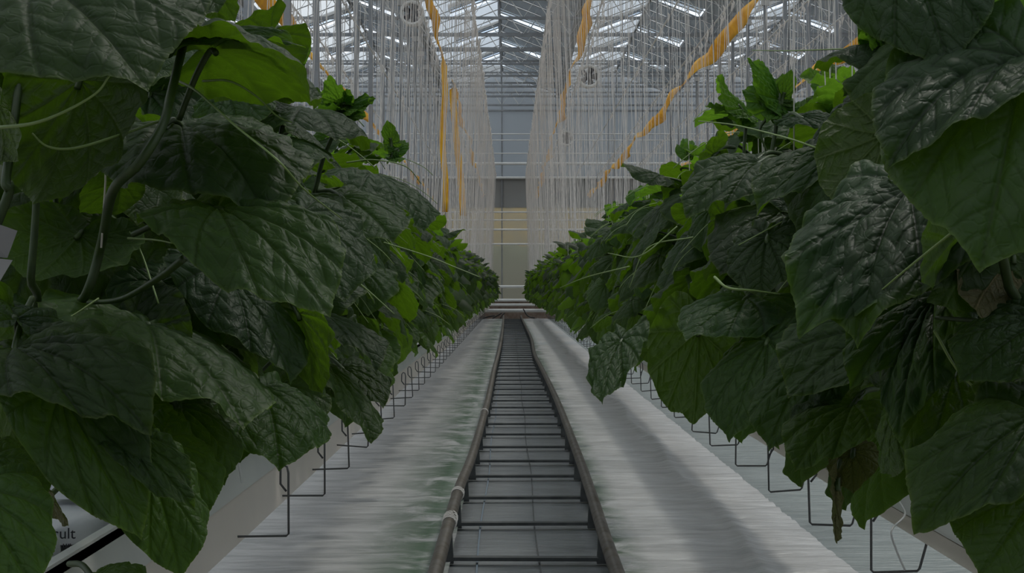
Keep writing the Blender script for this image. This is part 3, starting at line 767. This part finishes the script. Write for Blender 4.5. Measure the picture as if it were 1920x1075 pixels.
#HERO-START
# ================================================================== FOREGROUND PLANTS (each leaf where it hangs)
def hero_plant(key, foot, label, stem=None, r=.0065):
    t = empty('cucumber_plant', foot); tag(t, label, 'cucumber plant', 'foreground cucumber plants')
    if stem:
        pts = smooth_path([at(*q)-Vector(foot) for q in stem]+[Vector((-.12 if foot[0] > 0 else .12, 0, .06)), Vector((0, 0, 0))], 6)
        MB().tube(pts, [r*(.75+.3*i/len(pts)) for i in range(len(pts))], 10).build('stem', M['stem'], t, True)
    return t
HP = {}
HP['LA'] = hero_plant('LA', (-.89, 1.95, .66), 'foreground cucumber plant at left with a thick curving bare stem',
                      [(374, -30, 1.74), (350, 60, 1.74), (322, 170, 1.64), (306, 232, 1.58), (262, 305, 1.56), (212, 358, 1.62), (192, 450, 1.84), (165, 545, 1.86), (120, 620, 1.9)], .0066)
HP['LB'] = hero_plant('LB', (-.89, 1.6, .66), 'nearest cucumber plant at the left edge of the view, behind the grey card',
                      [(45, 90, 1.7), (12, 330, 1.62), (-10, 430, 1.62)])
HP['LC'] = hero_plant('LC', (-.89, 1.75, .66), 'foreground cucumber plant at left with a straight light green upright stem',
                      [(70, 330, 1.82), (66, 420, 1.82), (58, 520, 1.82), (50, 620, 1.85)], .0062)
HP['LD'] = hero_plant('LD', (-.89, 2.3, .66), 'second plant behind the foreground at left, its shoot standing free against the strings',
                      [(648, 200, 2.7), (630, 240, 2.7), (605, 300, 2.7), (590, 360, 2.7), (560, 450, 2.7)], .0050)
HP['RA'] = hero_plant('RA', (1.09, 1.62, .68), 'nearest cucumber plant at the right edge of the view with very large dark leaves',
                      [(1935, 90, 1.45), (1925, 300, 1.5), (1930, 600, 1.6)])
HP['RB'] = hero_plant('RB', (1.09, 2.05, .68), 'foreground cucumber plant at right whose bright top rises beside the large dark leaf',
                      [(1672, 60, 2.2), (1660, 150, 2.2), (1648, 215, 2.2), (1655, 300, 2.2), (1690, 450, 2.1)], .0055)
HP['RC'] = hero_plant('RC', (1.09, 2.7, .68), 'cucumber plant at right whose pointed shoot stands clear against the strings',
                      [(1462, 175, 2.75), (1455, 240, 2.75), (1447, 300, 2.75), (1450, 400, 2.75)], .0050)
nh = 0
def H(p, B, T, w=1., n=(.3, -.6, .75), fold=1.2, droop=.5, wave=.05, bfold=.2, v=None, m='leaf', pet=None, skew=0., bull=.016):
    """one leaf from its petiole point B to its tip T (pixel, pixel, metres away)"""
    global nh
    nh += 1; b, t = at(*B), at(*T); L = (t-b).length
    Lf = HI[nh % 3] if v is None else HI[v]; w *= .84
    co = Lf.shape(np.random.RandomState(900+nh), fold=fold, droop=droop, width=w, wave=wave, bfold=bfold, skew=skew, bull=bull)
    co = co*L; R3 = frame(t-b, n); co = co @ np.array(R3).T
    par = HP[p]; me = Lf.mesh('leaf', co, M[m]); o = link('leaf', me, par, b-par.location)
    ax = (t-b).normalized()
    if pet is None:
        q = b - ax*.05 + Vector((-.03 if p[0] == 'L' else .03, .08, -.01))
    else: q = at(*pet)
    pts = smooth_path([q-b, (q-b)*.45+Vector((0, 0, .008)), Vector((0, 0, 0)), ax*.012], 6)
    MB().tube(pts, [.0040]*len(pts), 8).build('petiole', M['stem'], o, True)
    return o
LU = (.35, -.62, .70); LUN = (-.1, .55, .8); LS = (.75, -.5, .45)
# --- left, top
H('LB', (65, -35, 1.50), (278, 168, 1.38), 1.15, (.15, -.75, .65), .9, .7, v=0)
H('LA', (395, 95, 1.72), (584, 188, 1.60), .95, (-.15, .50, .85), .9, .95, pet=(335, 225, 1.74), v=1)
H('LA', (372, 78, 1.70), (575, 84, 1.72), .30, (0, -.5, .85), 1.5, .5, v=2)
H('LA', (340, -60, 1.70), (282, 58, 1.62), 1.0, (.1, -.8, .5), 1.0, .3)
H('LA', (385, -45, 1.80), (440, 40, 1.8), 1.1, (.2, .6, .6), 1.0, .3)
H('LB', (150, 150, 1.66), (70, 395, 1.60), .95, (.25, .75, .5), .8, .3, pet=(190, 60, 1.7))
H('LB', (-20, 170, 1.6), (25, 300, 1.55), 1.0, (.4, .6, .5), 1.0, .3)
H('LA', (340, 238, 1.82), (506, 420, 1.66), .95, LU, 1.1, .8, bfold=.5, pet=(306, 236, 1.74), v=1)
H('LA', (408, 392, 1.66), (613, 610, 1.50), .64, (.35, -.72, .6), 1.0, .65, bfold=.3, pet=(250, 440, 1.82), v=2)
H('LA', (225, 345, 1.85), (150, 400, 1.85), 1., (.2, .5, .8), .8, .2)
H('LA', (120, 60, 1.9), (180, 200, 1.9), 1.2, LU, 1., .4)
H('LA', (505, 70, 2.0), (400, 190, 2.0), 1.1, (0, .4, .9), .8, .3)
H('LA', (545, 110, 2.1), (575, 50, 2.1), .9, (0, -.4, .5), 1.5, .2, m='young')
# --- left, middle
H('LD', (568, 400, 2.2), (642, 572, 2.08), .88, (.45, -.65, .6), 1.0, .5, v=0)
H('LD', (578, 208, 2.62), (632, 262, 2.5), 1.5, LU, 1.3, .8, v=1)
H('LD', (552, 205, 2.6), (466, 200, 2.55), .8, (-.1, -.45, .85), 1.5, .5)
H('LD', (520, 265, 2.5), (585, 318, 2.42), 1.4, LU, 1.2, .6)
H('LA', (430, 170, 2.15), (455, 262, 2.1), 1.2, (-.3, -.4, .8), 1.2, .5)
H('LD', (640, 370, 2.6), (735, 460, 2.5), 1.2, LU, 1.3, .6)
H('LD', (700, 330, 2.9), (800, 430, 2.8), 1.1, LS, 1.3, .8)
H('LD', (520, 300, 2.3), (560, 372, 2.3), 1.1, LU, 1.2, .6)
# --- left, lower
H('LC', (272, 608, 1.92), (448, 815, 1.74), .98, LS, .9, .5, bfold=.2, pet=(130, 680, 1.95), v=2)
H('LC', (255, 640, 1.98), (345, 765, 1.9), 1.25, (.1, -.3, -.2), .8, .2, v=1)
H('LC', (28, 655, 1.62), (285, 812, 1.5), .62, (-.1, -.35, .92), .7, .9, v=0, pet=(60, 560, 1.8))
H('LC', (28, 600, 1.66), (8, 560, 1.75), 1.1, (.5, -.5, .7), .5, .3, v=0)
H('LB', (112, 735, 1.56), (266, 1012, 1.5), .55, (.2, -.85, .5), 1.0, .4, v=1)
H('LC', (228, 815, 1.55), (366, 956, 1.5), .46, (.45, -.7, .5), 1.1, .4, v=2)
H('LB', (285, 885, 1.62), (340, 1085, 1.58), .75, (.35, -.7, .6), 1.1, .4)
H('LC', (335, 760, 1.92), (398, 925, 1.85), 1.0, (.55, -.6, .5), 1.2, .4, v=0)
H('LC', (300, 830, 1.8), (385, 985, 1.75), .8, (.3, -.7, .5), 1.2, .4)
H('LD', (490, 728, 2.25), (525, 880, 2.1), 1.05, LU, 1.3, .6, v=1)
H('LD', (400, 790, 2.3), (450, 870, 2.2), 1.1, LU, 1.2, .6)
H('LD', (558, 588, 2.05), (608, 745, 1.98), .78, (.5, .6, .4), .9, .4, v=0)
H('LD', (430, 520, 2.05), (545, 722, 1.95), .8, LS, 1.3, .5)
H('LD', (600, 590, 2.5), (715, 690, 2.4), .8, LS, 1.3, .6)
H('LD', (615, 690, 2.45), (702, 828, 2.35), .85, (.6, -.2, .5), 1.1, .4, v=2)
H('LD', (640, 690, 2.6), (717, 770, 2.5), .8, LU, 1.2, .6)
H('LD', (300, 530, 2.05), (420, 640, 2.0), 1.1, LU, 1.2, .4)
H('LB', (-60, 920, 1.5), (70, 1120, 1.42), .7, (.3, -.7, .7), 1., .5)
H('LB', (40, 880, 1.75), (120, 990, 1.7), .7, (.4, .5, .4), 1., .4, m='dry')
H('LB', (-20, 860, 1.6), (70, 985, 1.55), .8, (.3, -.7, .6), 1., .5)
H('LB', (175, 1085, 1.68), (262, 1130, 1.6), .7, (.2, -.7, .7), 1., .5)
H('LC', (320, 790, 2.0), (425, 905, 1.95), .8, (.5, -.6, .5), 1.1, .4)
H('LC', (170, 700, 2.05), (215, 860, 2.0), .9, (.2, -.7, .4), .9, .4)
H('LB', (150, 440, 2.0), (60, 520, 1.9), 1.5, (.2, .7, .3), .6, .3)
H('LB', (-40, 620, 1.75), (40, 900, 1.7), .8, (.3, .7, .3), .6, .3)
H('LB', (10, -60, 1.7), (-10, 120, 1.7), 1., (.3, .6, .5), .6, .3)
# --- right, top
RU = (-.35, -.62, .70); RS = (-.75, -.5, .45)
H('RA', (1700, -85, 1.50), (1782, 142, 1.40), .78, (-.3, -.7, .6), 1.2, .9, v=0)
H('RA', (1975, -30, 1.5), (1808, 112, 1.47), 1.35, (.25, .75, .6), .6, .3, m='young', v=1)
H('RA', (1925, 112, 1.38), (1838, 508, 1.25), .88, (-.25, -.85, .45), 1.25, .35, bfold=.6, v=2)
H('RA', (1905, 110, 1.44), (1662, 315, 1.30), .62, (-.3, -.55, .75), 1.0, .8, v=1)
H('RB', (1745, 372, 1.72), (1500, 640, 1.55), .62, (-.3, -.75, .5), 1.1, .7, v=0, pet=(1840, 420, 1.8))
H('RB', (1705, 355, 1.70), (1600, 640, 1.52), .75, (-.5, -.7, .4), 1.6, .6, v=1)
H('RA', (1745, 420, 1.78), (1720, 520, 1.7), 1.5, (0, .8, .3), .6, .2)
H('RB', (1660, 252, 2.0), (1612, 408, 1.9), .92, (.3, .75, .3), .6, .2, v=0)
H('RB', (1600, 268, 2.25), (1418, 405, 2.1), .50, (-.2, -.4, .9), 1.1, .5, v=2)
H('RC', (1545, 335, 2.35), (1522, 420, 2.25), 1.35, (-.2, -.75, .65), .8, .3, v=1)
H('RB', (1688, 178, 2.25), (1582, 185, 2.15), .55, (-.1, -.35, .9), 1.4, .8)
H('RB', (1690, 165, 2.3), (1745, 200, 2.25), 1.2, RU, 1.1, .7)
H('RC', (1500, 220, 2.55), (1597, 262, 2.5), .6, (0, -.6, .9), 1.4, .8)
H('RC', (1425, 305, 2.45), (1288, 412, 2.32), .72, RU, 1.2, .7, v=0)
H('RC', (1420, 300, 2.55), (1350, 370, 2.5), .9, RU, 1.2, .7, v=0)
H('RC', (1340, 290, 2.8), (1300, 350, 2.75), 1.1, (0, .6, .6), 1.2, .4)
H('RC', (1465, 400, 2.3), (1350, 520, 2.2), .9, RU, 1.2, .6)
H('RC', (1440, 445, 2.15), (1425, 560, 2.1), 1.1, (-.5, -.7, .4), 1.0, .4, v=1)
# --- right, edge and lower
H('RA', (1930, 330, 1.6), (1728, 525, 1.5), 1.0, (.2, .75, .5), .8, .4, v=2)
H('RA', (1900, 480, 1.62), (1900, 640, 1.55), 1.2, (.1, .7, .4), .8, .3, m='dry')
H('RA', (1960, 600, 1.55), (1800, 720, 1.5), .9, (-.3, -.6, .6), 1.0, .5)
H('RB', (1755, 555, 1.75), (1700, 830, 1.62), .55, (-.75, -.6, .2), 1.6, .5, v=0)
H('RB', (1760, 550, 1.8), (1590, 725, 1.7), .55, (-.3, -.6, .7), 1.2, .7, v=1)
H('RB', (1650, 620, 1.95), (1478, 745, 1.82), .75, (-.3, -.7, .6), 1.2, .5, v=2)
H('RC', (1530, 672, 1.98), (1440, 845, 1.9), .75, (-.55, -.7, .4), 1.3, .5, v=1)
H('RC', (1440, 640, 2.1), (1370, 832, 2.0), .75, (-.6, -.65, .4), 1.2, .4, v=2)
H('RC', (1400, 560, 2.2), (1290, 650, 2.1), .95, RU, 1.0, .5, v=0)
H('RC', (1310, 620, 2.4), (1300, 798, 2.3), .8, (.2, .8, .3), .8, .3)
H('RB', (1600, 760, 1.9), (1490, 885, 1.8), .7, (-.4, -.6, .6), 1.2, .6)
H('RB', (1690, 745, 1.8), (1660, 880, 1.7), .9, (-.3, .7, .3), 1., .4)
H('RB', (1600, 850, 1.9), (1600, 925, 1.85), .9, (-.4, -.6, .4), 1., .4, m='dry')
H('RB', (1570, 905, 1.85), (1578, 1018, 1.8), .42, (-.5, .5, .2), 1.4, .3, m='dry')
H('RA', (1790, 700, 1.7), (1740, 900, 1.6), .8, (-.3, -.8, .4), 1.1, .4, v=0)
H('RA', (1830, 860, 1.55), (1790, 960, 1.5), .35, (-.7, -.6, .2), 1.1, .4, m='dry')
H('RA', (1945, 780, 1.48), (1715, 1005, 1.36), .55, (-.35, -.65, .6), 1.2, .6, v=2)
H('RA', (1940, 930, 1.42), (1835, 1085, 1.35), 1.1, (-.1, -.8, .5), .9, .4, v=1)
H('RA', (1960, 700, 1.6), (1880, 820, 1.5), .8, (-.2, -.6, .6), 1.0, .5)
H('RC', (1165, 640, 3.3), (1133, 765, 3.1), .5, (-.4, -.6, .5), 1.2, .4)
# shoots: small pale leaves round the growing tips
def shoot(p, cx, cy, d, n, sz, seed):
    r = random.Random(seed)
    for i in range(n):
        a = r.uniform(0, 2*PI); q = r.uniform(5, 26)*2.2/d
        bx, by = cx+math.cos(a)*q*.5, cy+math.sin(a)*q*1.0
        l = sz*r.uniform(.45, 1.); tx, ty = bx+math.cos(a)*l, by+math.sin(a)*l*.55-l*.45
        H(p, (bx, by, d), (tx, ty, d-r.uniform(-.04, .06)), r.uniform(.5, .85), (math.cos(a)*.5, -.6, .6), r.uniform(1.2, 2.2), r.uniform(-.3, .8), wave=.09, m='young', pet=(cx, cy+18, d), bull=.03)
shoot('LD', 642, 205, 2.7, 9, 68, 1)
shoot('LD', 735, 285, 3.3, 6, 45, 2)
shoot('RB', 1668, 110, 2.2, 10, 115, 3)
shoot('RC', 1465, 200, 2.75, 8, 98, 4)
shoot('RC', 1395, 215, 2.9, 5, 80, 5)
# long pale tendrils and loose petioles
def tendril(p, pts, r=.0013, m='tendril', name='tendril'):
    par = HP[p]; q = smooth_path([at(*a)-par.location for a in pts], 8)
    MB().tube(q, [r*(1-.5*i/len(q)) for i in range(len(q))], 6).build(name, M[m], par, True)
tendril('LB', [(-10, 240, 1.45), (60, 232, 1.42), (120, 210, 1.4), (180, 175, 1.38), (205, 142, 1.37)], .0020)
tendril('LA', [(296, 228, 1.7), (220, 255, 1.62), (140, 278, 1.58), (90, 275, 1.57), (60, 250, 1.56)], .0019)
tendril('LA', [(330, 150, 1.72), (370, 172, 1.68), (440, 235, 1.62), (520, 300, 1.55), (570, 355, 1.6), (640, 410, 1.7)], .0018)
tendril('LA', [(380, 152, 1.72), (430, 152, 1.7), (480, 180, 1.7), (520, 218, 1.7), (548, 230, 1.7)], .0016)
tendril('LA', [(240, 447, 1.8), (290, 450, 1.75), (323, 456, 1.72)], .0016)
tendril('LD', [(640, 505, 2.4), (690, 545, 2.4), (740, 590, 2.4)], .0016)
tendril('LD', [(720, 455, 3.3), (800, 480, 3.2), (850, 500, 3.2), (900, 520, 3.2)], .0018)
tendril('LD', [(650, 305, 2.8), (700, 300, 2.75), (760, 312, 2.75), (790, 345, 2.8)], .0016)
tendril('LC', [(185, 560, 1.85), (120, 600, 1.8), (66, 602, 1.78)], .0014)
tendril('LC', [(66, 602, 1.75), (130, 620, 1.72), (190, 648, 1.7)], .0012)
tendril('RB', [(1925, 332, 1.4), (1800, 425, 1.45), (1700, 505, 1.5), (1640, 556, 1.55)], .0017)
tendril('RC', [(1340, 520, 2.1), (1365, 540, 2.05), (1410, 545, 2.05), (1462, 552, 2.1)], .0024)
tendril('RC', [(1510, 395, 2.2), (1450, 425, 2.15), (1385, 460, 2.15)], .0016)
tendril('RB', [(1650, 288, 2.1), (1560, 285, 2.1), (1480, 260, 2.15), (1380, 235, 2.3), (1310, 227, 2.4)], .0018)
tendril('RB', [(1660, 90, 2.2), (1570, 92, 2.3), (1480, 95, 2.4), (1410, 94, 2.5)], .0014)
tendril('RB', [(1752, 620, 1.6), (1800, 700, 1.6), (1872, 765, 1.6)], .0018)
tendril('RC', [(1270, 425, 2.9), (1200, 480, 2.9), (1140, 475, 3.0)], .0018)
tendril('RC', [(1300, 445, 2.9), (1215, 465, 2.9), (1180, 540, 2.9)], .0016)
tendril('RC', [(1180, 500, 3.4), (1100, 520, 3.5), (1050, 540, 3.6)], .0018)
tendril('LA', [(345, 485, 1.75), (300, 520, 1.78), (230, 560, 1.82), (165, 568, 1.86)], .0055, 'stem', 'petiole')
tendril('RA', [(1900, 610, 1.55), (1830, 602, 1.6), (1755, 596, 1.65)], .0040, 'stem', 'petiole')
tendril('RA', [(1780, 717, 1.8), (1740, 716, 1.8), (1700, 715, 1.8)], .0040, 'stem', 'petiole')
tendril('LD', [(510, 205, 2.6), (500, 250, 2.6), (492, 300, 2.6)], .0050, 'stem', 'petiole')
tendril('LD', [(530, 235, 2.62), (520, 270, 2.62), (500, 300, 2.62)], .0045, 'stem', 'petiole')
tendril('RC', [(1440, 220, 2.75), (1425, 245, 2.75), (1440, 290, 2.75)], .0035, 'stem', 'petiole')
tendril('RC', [(1400, 220, 2.9), (1395, 300, 2.9), (1405, 360, 2.9)], .0040, 'stem', 'petiole')
tendril('RB', [(1690, 190, 2.2), (1675, 230, 2.2), (1662, 260, 2.2)], .0045, 'stem', 'petiole')
# crop strings seen close by
for i, (x0, y0, x1, y1, d, lab) in enumerate(((422, 150, 424, 242, 2.2, 'short pale string between leaves, above the big left leaf'),
        (38, 90, 40, 205, 1.75, 'pale string hanging at the left edge between dark leaves'), (198, 340, 190, 465, 1.8, 'pale string running beside the bare curving stem'),
        (1489, 140, 1489, 300, 2.6, 'pale string hanging in front of the pointed shoot'), (1709, 90, 1709, 140, 2.1, 'pale string beside the bright top at right'))):
    a, b = at(x0, y0, d), at(x1, y1, d)
    tag(MB().tube([Vector((a.x+(a.x-b.x)*.3, d, ZW-.02)), a, b], .0013, 6).build('crop_string', M['string'], smooth=True), lab, 'string')
# grey card clipped at the left edge
cd = empty('label_card', at(0, 460, 1.6)); tag(cd, 'grey folded plastic card sticking in at the left edge between stems', 'card')
P_ = lambda x, y, d: at(x, y, d)-cd.location
MB().add([P_(-60, 400, 1.62), P_(33, 433, 1.58), P_(14, 484, 1.58), P_(-60, 478, 1.62), P_(-60, 400, 1.625), P_(33, 433, 1.585), P_(14, 484, 1.585), P_(-60, 478, 1.625)],
         [(0, 1, 2, 3), (7, 6, 5, 4), (0, 4, 5, 1), (1, 5, 6, 2), (2, 6, 7, 3), (3, 7, 4, 0)]).build('upper_flap', M['card'], cd)
MB().add([P_(-60, 478, 1.6), P_(24, 488, 1.56), P_(0, 528, 1.53), P_(-60, 560, 1.55), P_(-60, 478, 1.605), P_(24, 488, 1.565), P_(0, 528, 1.535), P_(-60, 560, 1.555)],
         [(0, 1, 2, 3), (7, 6, 5, 4), (0, 4, 5, 1), (1, 5, 6, 2), (2, 6, 7, 3), (3, 7, 4, 0)]).build('lower_flap', M['card'], cd)
# drip hoses
def hose(pts, label, r=.0022):
    tag(MB().tube(smooth_path([at(*p) for p in pts], 8), r, 7).build('drip_hose', M['hose'], smooth=True), label, 'hose')
hose([(1690, 870, 3.75), (1692, 885, 3.55), (1683, 930, 3.2), (1697, 965, 3.1), (1672, 995, 3.0), (1680, 1030, 3.0), (1697, 1070, 3.0)], 'thin white drip hose curling down over the right gutter')
hose([(1848, 810, 1.75), (1853, 785, 1.72), (1868, 770, 1.7), (1880, 763, 1.7)], 'short white drip hose bent over among the right edge leaves', .0022)
hose([(446, 860, 2.9), (450, 885, 2.9), (454, 905, 2.9)], 'white drip hose end below the leaves left of the aisle', .0022)
hose([(1581, 680, 2.2), (1580, 705, 2.2), (1582, 725, 2.2)], 'short white drip hose loop among the right leaves', .0016)
hose([(212, 695, 2.0), (214, 730, 2.0), (222, 748, 2.0)], 'short white drip hose in the dark gap of the left leaves', .0018)
#HERO-END

# ================================================================== CROP WIRES, STRINGS, RIBBONS, FANS
lat = []
for k in range(7): lat += [.535+1.8*k, 1.28+1.8*k]
wires = [(s*L, s, j) for j, L in enumerate(lat) for s in (-1, 1) if L < (9.8 if s < 0 else 12.6)]
for x, s, j in wires:
    tag(MB().tube([(x, 2, ZW), (x, YW-.1, ZW)], .012, 6).build('crop_wire', M['white_metal']),
        'overhead crop wire along the rows, %s to the %s of the aisle' % (ordinal(j+1), 'left' if s < 0 else 'right'), 'wire', 'overhead crop wires')
M['string2'] = mat('string_grey', (.50, .48, .46), .8)
def string_shape(mb, x, y, zt, zb, dx, dy, r):
    """a string with the hook it hangs from; slack on its way"""
    m = (x+dx*.5+dy*.2, y+dy*.5, (zt+zb)/2)
    mb.tube([(x, y, zt-.1), m, (x+dx, y+dy, zb)], r, 4, False)
    mb.tube([(x, y, zt+.02), (x+.02, y, zt-.03), (x, y, zt-.14)], [r*2, r*7, r*2], 4, False)
allstr = []
def j_clear(q): return abs(abs(q[1])-2.4) < .09 or abs(q[1]-5.6) < .09
random.seed(77)
for x, s, j in wires:
    y = max(2.3, abs(x)/.40)
    while y < 49.9:
        allstr.append((y, x+random.gauss(0, .014 if j == 0 else .035), s, j)); y += random.uniform(.05, .20) if j == 0 else random.uniform(.12, .46)
# the largest 300 in view, nearest first
cand = [q for q in allstr if abs(q[1])/q[0] < .30 and not j_clear(q)]
cand.sort(key=lambda q: q[0]); near = cand[:300]; nearset = set(id(q) for q in near)
smesh = []
for k in range(4):
    mb = MB(); string_shape(mb, 0, 0, 0, -(ZW-1.38), (.14, .16, .18, .12)[k], (.05, -.06, .02, .08)[k], .0012); smesh.append(mb.mesh('crop_string', M['string'], True))
for q in near:
    o = link('crop_string', smesh[random.randrange(4)], None, (q[1], q[0], ZW)); o.rotation_euler = (0, 0, (PI if q[2] < 0 else 0)+(PI if q[3] % 2 else 0)+random.uniform(-.3, .3))
    tag(o, 'pale string hanging from the %s wire %s of the aisle' % (ordinal(q[3]+1), 'left' if q[2] < 0 else 'right'), 'string', 'strings of the %s wire %s' % (ordinal(q[3]+1), 'left' if q[2] < 0 else 'right'))
mb = MB(); mb2 = MB()
for q in allstr:
    if id(q) in nearset: continue
    if j_clear(q): continue
    string_shape(mb if random.random() < .72 else mb2, q[1], q[0], ZW, random.uniform(1.25, 1.4), random.gauss(.14, .03)*q[2]*(1 if q[3] % 2 == 0 else -1), random.gauss(0, .05), .0019)
mb2f = len(mb.f); mb.add(mb2.v, mb2.f)
me = mb.mesh('string_curtain', M['string'], True); me.materials.append(M['string2'])
me.polygons.foreach_set('material_index', [0 if i < mb2f else 1 for i in range(len(mb.f))])
tag(link('string_curtain', me), 'dense curtains of pale strings hanging above the rows', 'strings', None, 'stuff')

def ribbon(L, y0, y1, label, s, hang=None, start=None, seed=0, z0=4.25, w=.062):
    r = random.Random(seed); pts = []
    y = y0; ph = r.uniform(0, 6)
    while y <= y1+.01:
        pts.append((s*L+.025*math.sin(y*.9+ph)+.012*math.sin(y*2.3), y, z0+.05*math.sin(y*.7+ph*2)+.03*math.sin(y*1.9), .9*math.sin(y*.8+ph)+.35*math.sin(y*2.6))); y += .25
    vs = []; fs = []
    if start:                                           # loose end hanging down before the run
        pre = [(s*L-s*.17*(z0-z)/2.05+.01*math.sin(z*3), y0+.02*math.sin(z*5), z, 1.45+.15*math.sin(z*4)) for z in np.linspace(z0-2.05, z0-.1, 14)]
        pts = pre+pts
    if hang:
        y = pts[-1][1]; pts += [(s*L+hang*q+.02*math.sin(q*9), y+.03, z0-.1-2.05*q, 1.45+.15*math.sin(q*9)) for q in np.linspace(.04, 1, 14)]
    w0 = w
    for i, (x, y, z, tw) in enumerate(pts):
        hanging = (start and i < 14) or (hang and i >= len(pts)-14)
        a = Vector((math.cos(tw*.3), math.sin(tw*.3), 0)) if hanging else Vector((math.sin(tw*.7), 0, math.cos(tw*.7)))
        w = w0*(.85 if start else .62) if hanging else w0
        n = Vector((0, 1, 0)) if hanging else Vector((0, 1, 0)).cross(a)
        p = Vector((x, y, z))
        for q, e in ((-1, 0), (-.3, .012), (.3, -.010), (1, 0)): vs.append(p+a*w*q+n*e)
    for i in range(len(pts)-1):
        for k in range(3): fs.append((i*4+k, i*4+k+1, i*4+k+5, i*4+k+4))
    o = MB().add(vs, fs).build('sticky_ribbon', M['yellow'], smooth=True)
    md = o.modifiers.new('thick', 'SOLIDIFY'); md.thickness = .0008
    tag(o, label, 'ribbon', 'yellow sticky ribbons')
ribbon(.9, 12, 19.2, 'yellow sticky ribbon above the left row whose far end hangs straight down', -1, hang=.02, seed=1, w=.07)
ribbon(.9, 22, 49, 'yellow sticky ribbon above the left row whose near end hangs straight down', -1, start=.1, seed=2, w=.065)
for k in range(4):
    ribbon(.9+1.8*k, 11+k*2.5, 49.5, 'yellow sticky ribbon stretched above the %s row right of the aisle' % ordinal(k+1), 1, seed=10+k, w=.095)
for k in range(1, 3):
    ribbon(.9+1.8*k, 12+k*2.5, 49.5, 'yellow sticky ribbon stretched above the %s row left of the aisle' % ordinal(k+1), -1, seed=20+k, w=.095)
def fan(loc, R, label):
    t = empty('circulation_fan', loc); tag(t, label, 'fan', 'circulation fans')
    n = 40; prof = [(R*.80, -.12), (R, -.14), (R, .14), (R*.80, .12)]; vs = []; fs = []
    for i in range(n):
        a = 2*PI*i/n
        for r, y in prof: vs.append((r*math.cos(a), y, r*math.sin(a)))
    for i in range(n):
        for k in range(4): fs.append((i*4+k, i*4+(k+1) % 4, ((i+1) % n)*4+(k+1) % 4, ((i+1) % n)*4+k))
    MB().add(vs, fs).build('housing', M['gutter'], t, True)
    MB().tube([(0, -.1, 0), (0, .1, 0)], R*.24, 14).build('motor', M['dark'], t, True)
    for i in range(5):
        a = 2*PI*i/5; c, s_ = math.cos(a), math.sin(a); P = lambda r, w, y: (r*c-w*s_, y, r*s_+w*c)
        MB().add([P(R*.2, -.04, .03), P(R*.8, -.08, .05), P(R*.8, .08, -.05), P(R*.2, .04, -.03)], [(0, 1, 2, 3)]).build('blade', M['dark'], t)
    MB().tube([(0, 0, R), (0, 0, ZB-loc[2]-.03)], .012, 6).build('hanger', M['galv'], t)
fan((1.72, 31.26, 1.08+4.66), .25, 'white round circulation fan, the nearer and larger of two right of the aisle')
fan((1.86, 47.22, 1.08+4.98), .25, 'white round circulation fan, the farther and smaller of two right of the aisle')
fan((-2.0, 28.98, 1.08+5.6), .25, 'white round circulation fan high up left of the aisle')
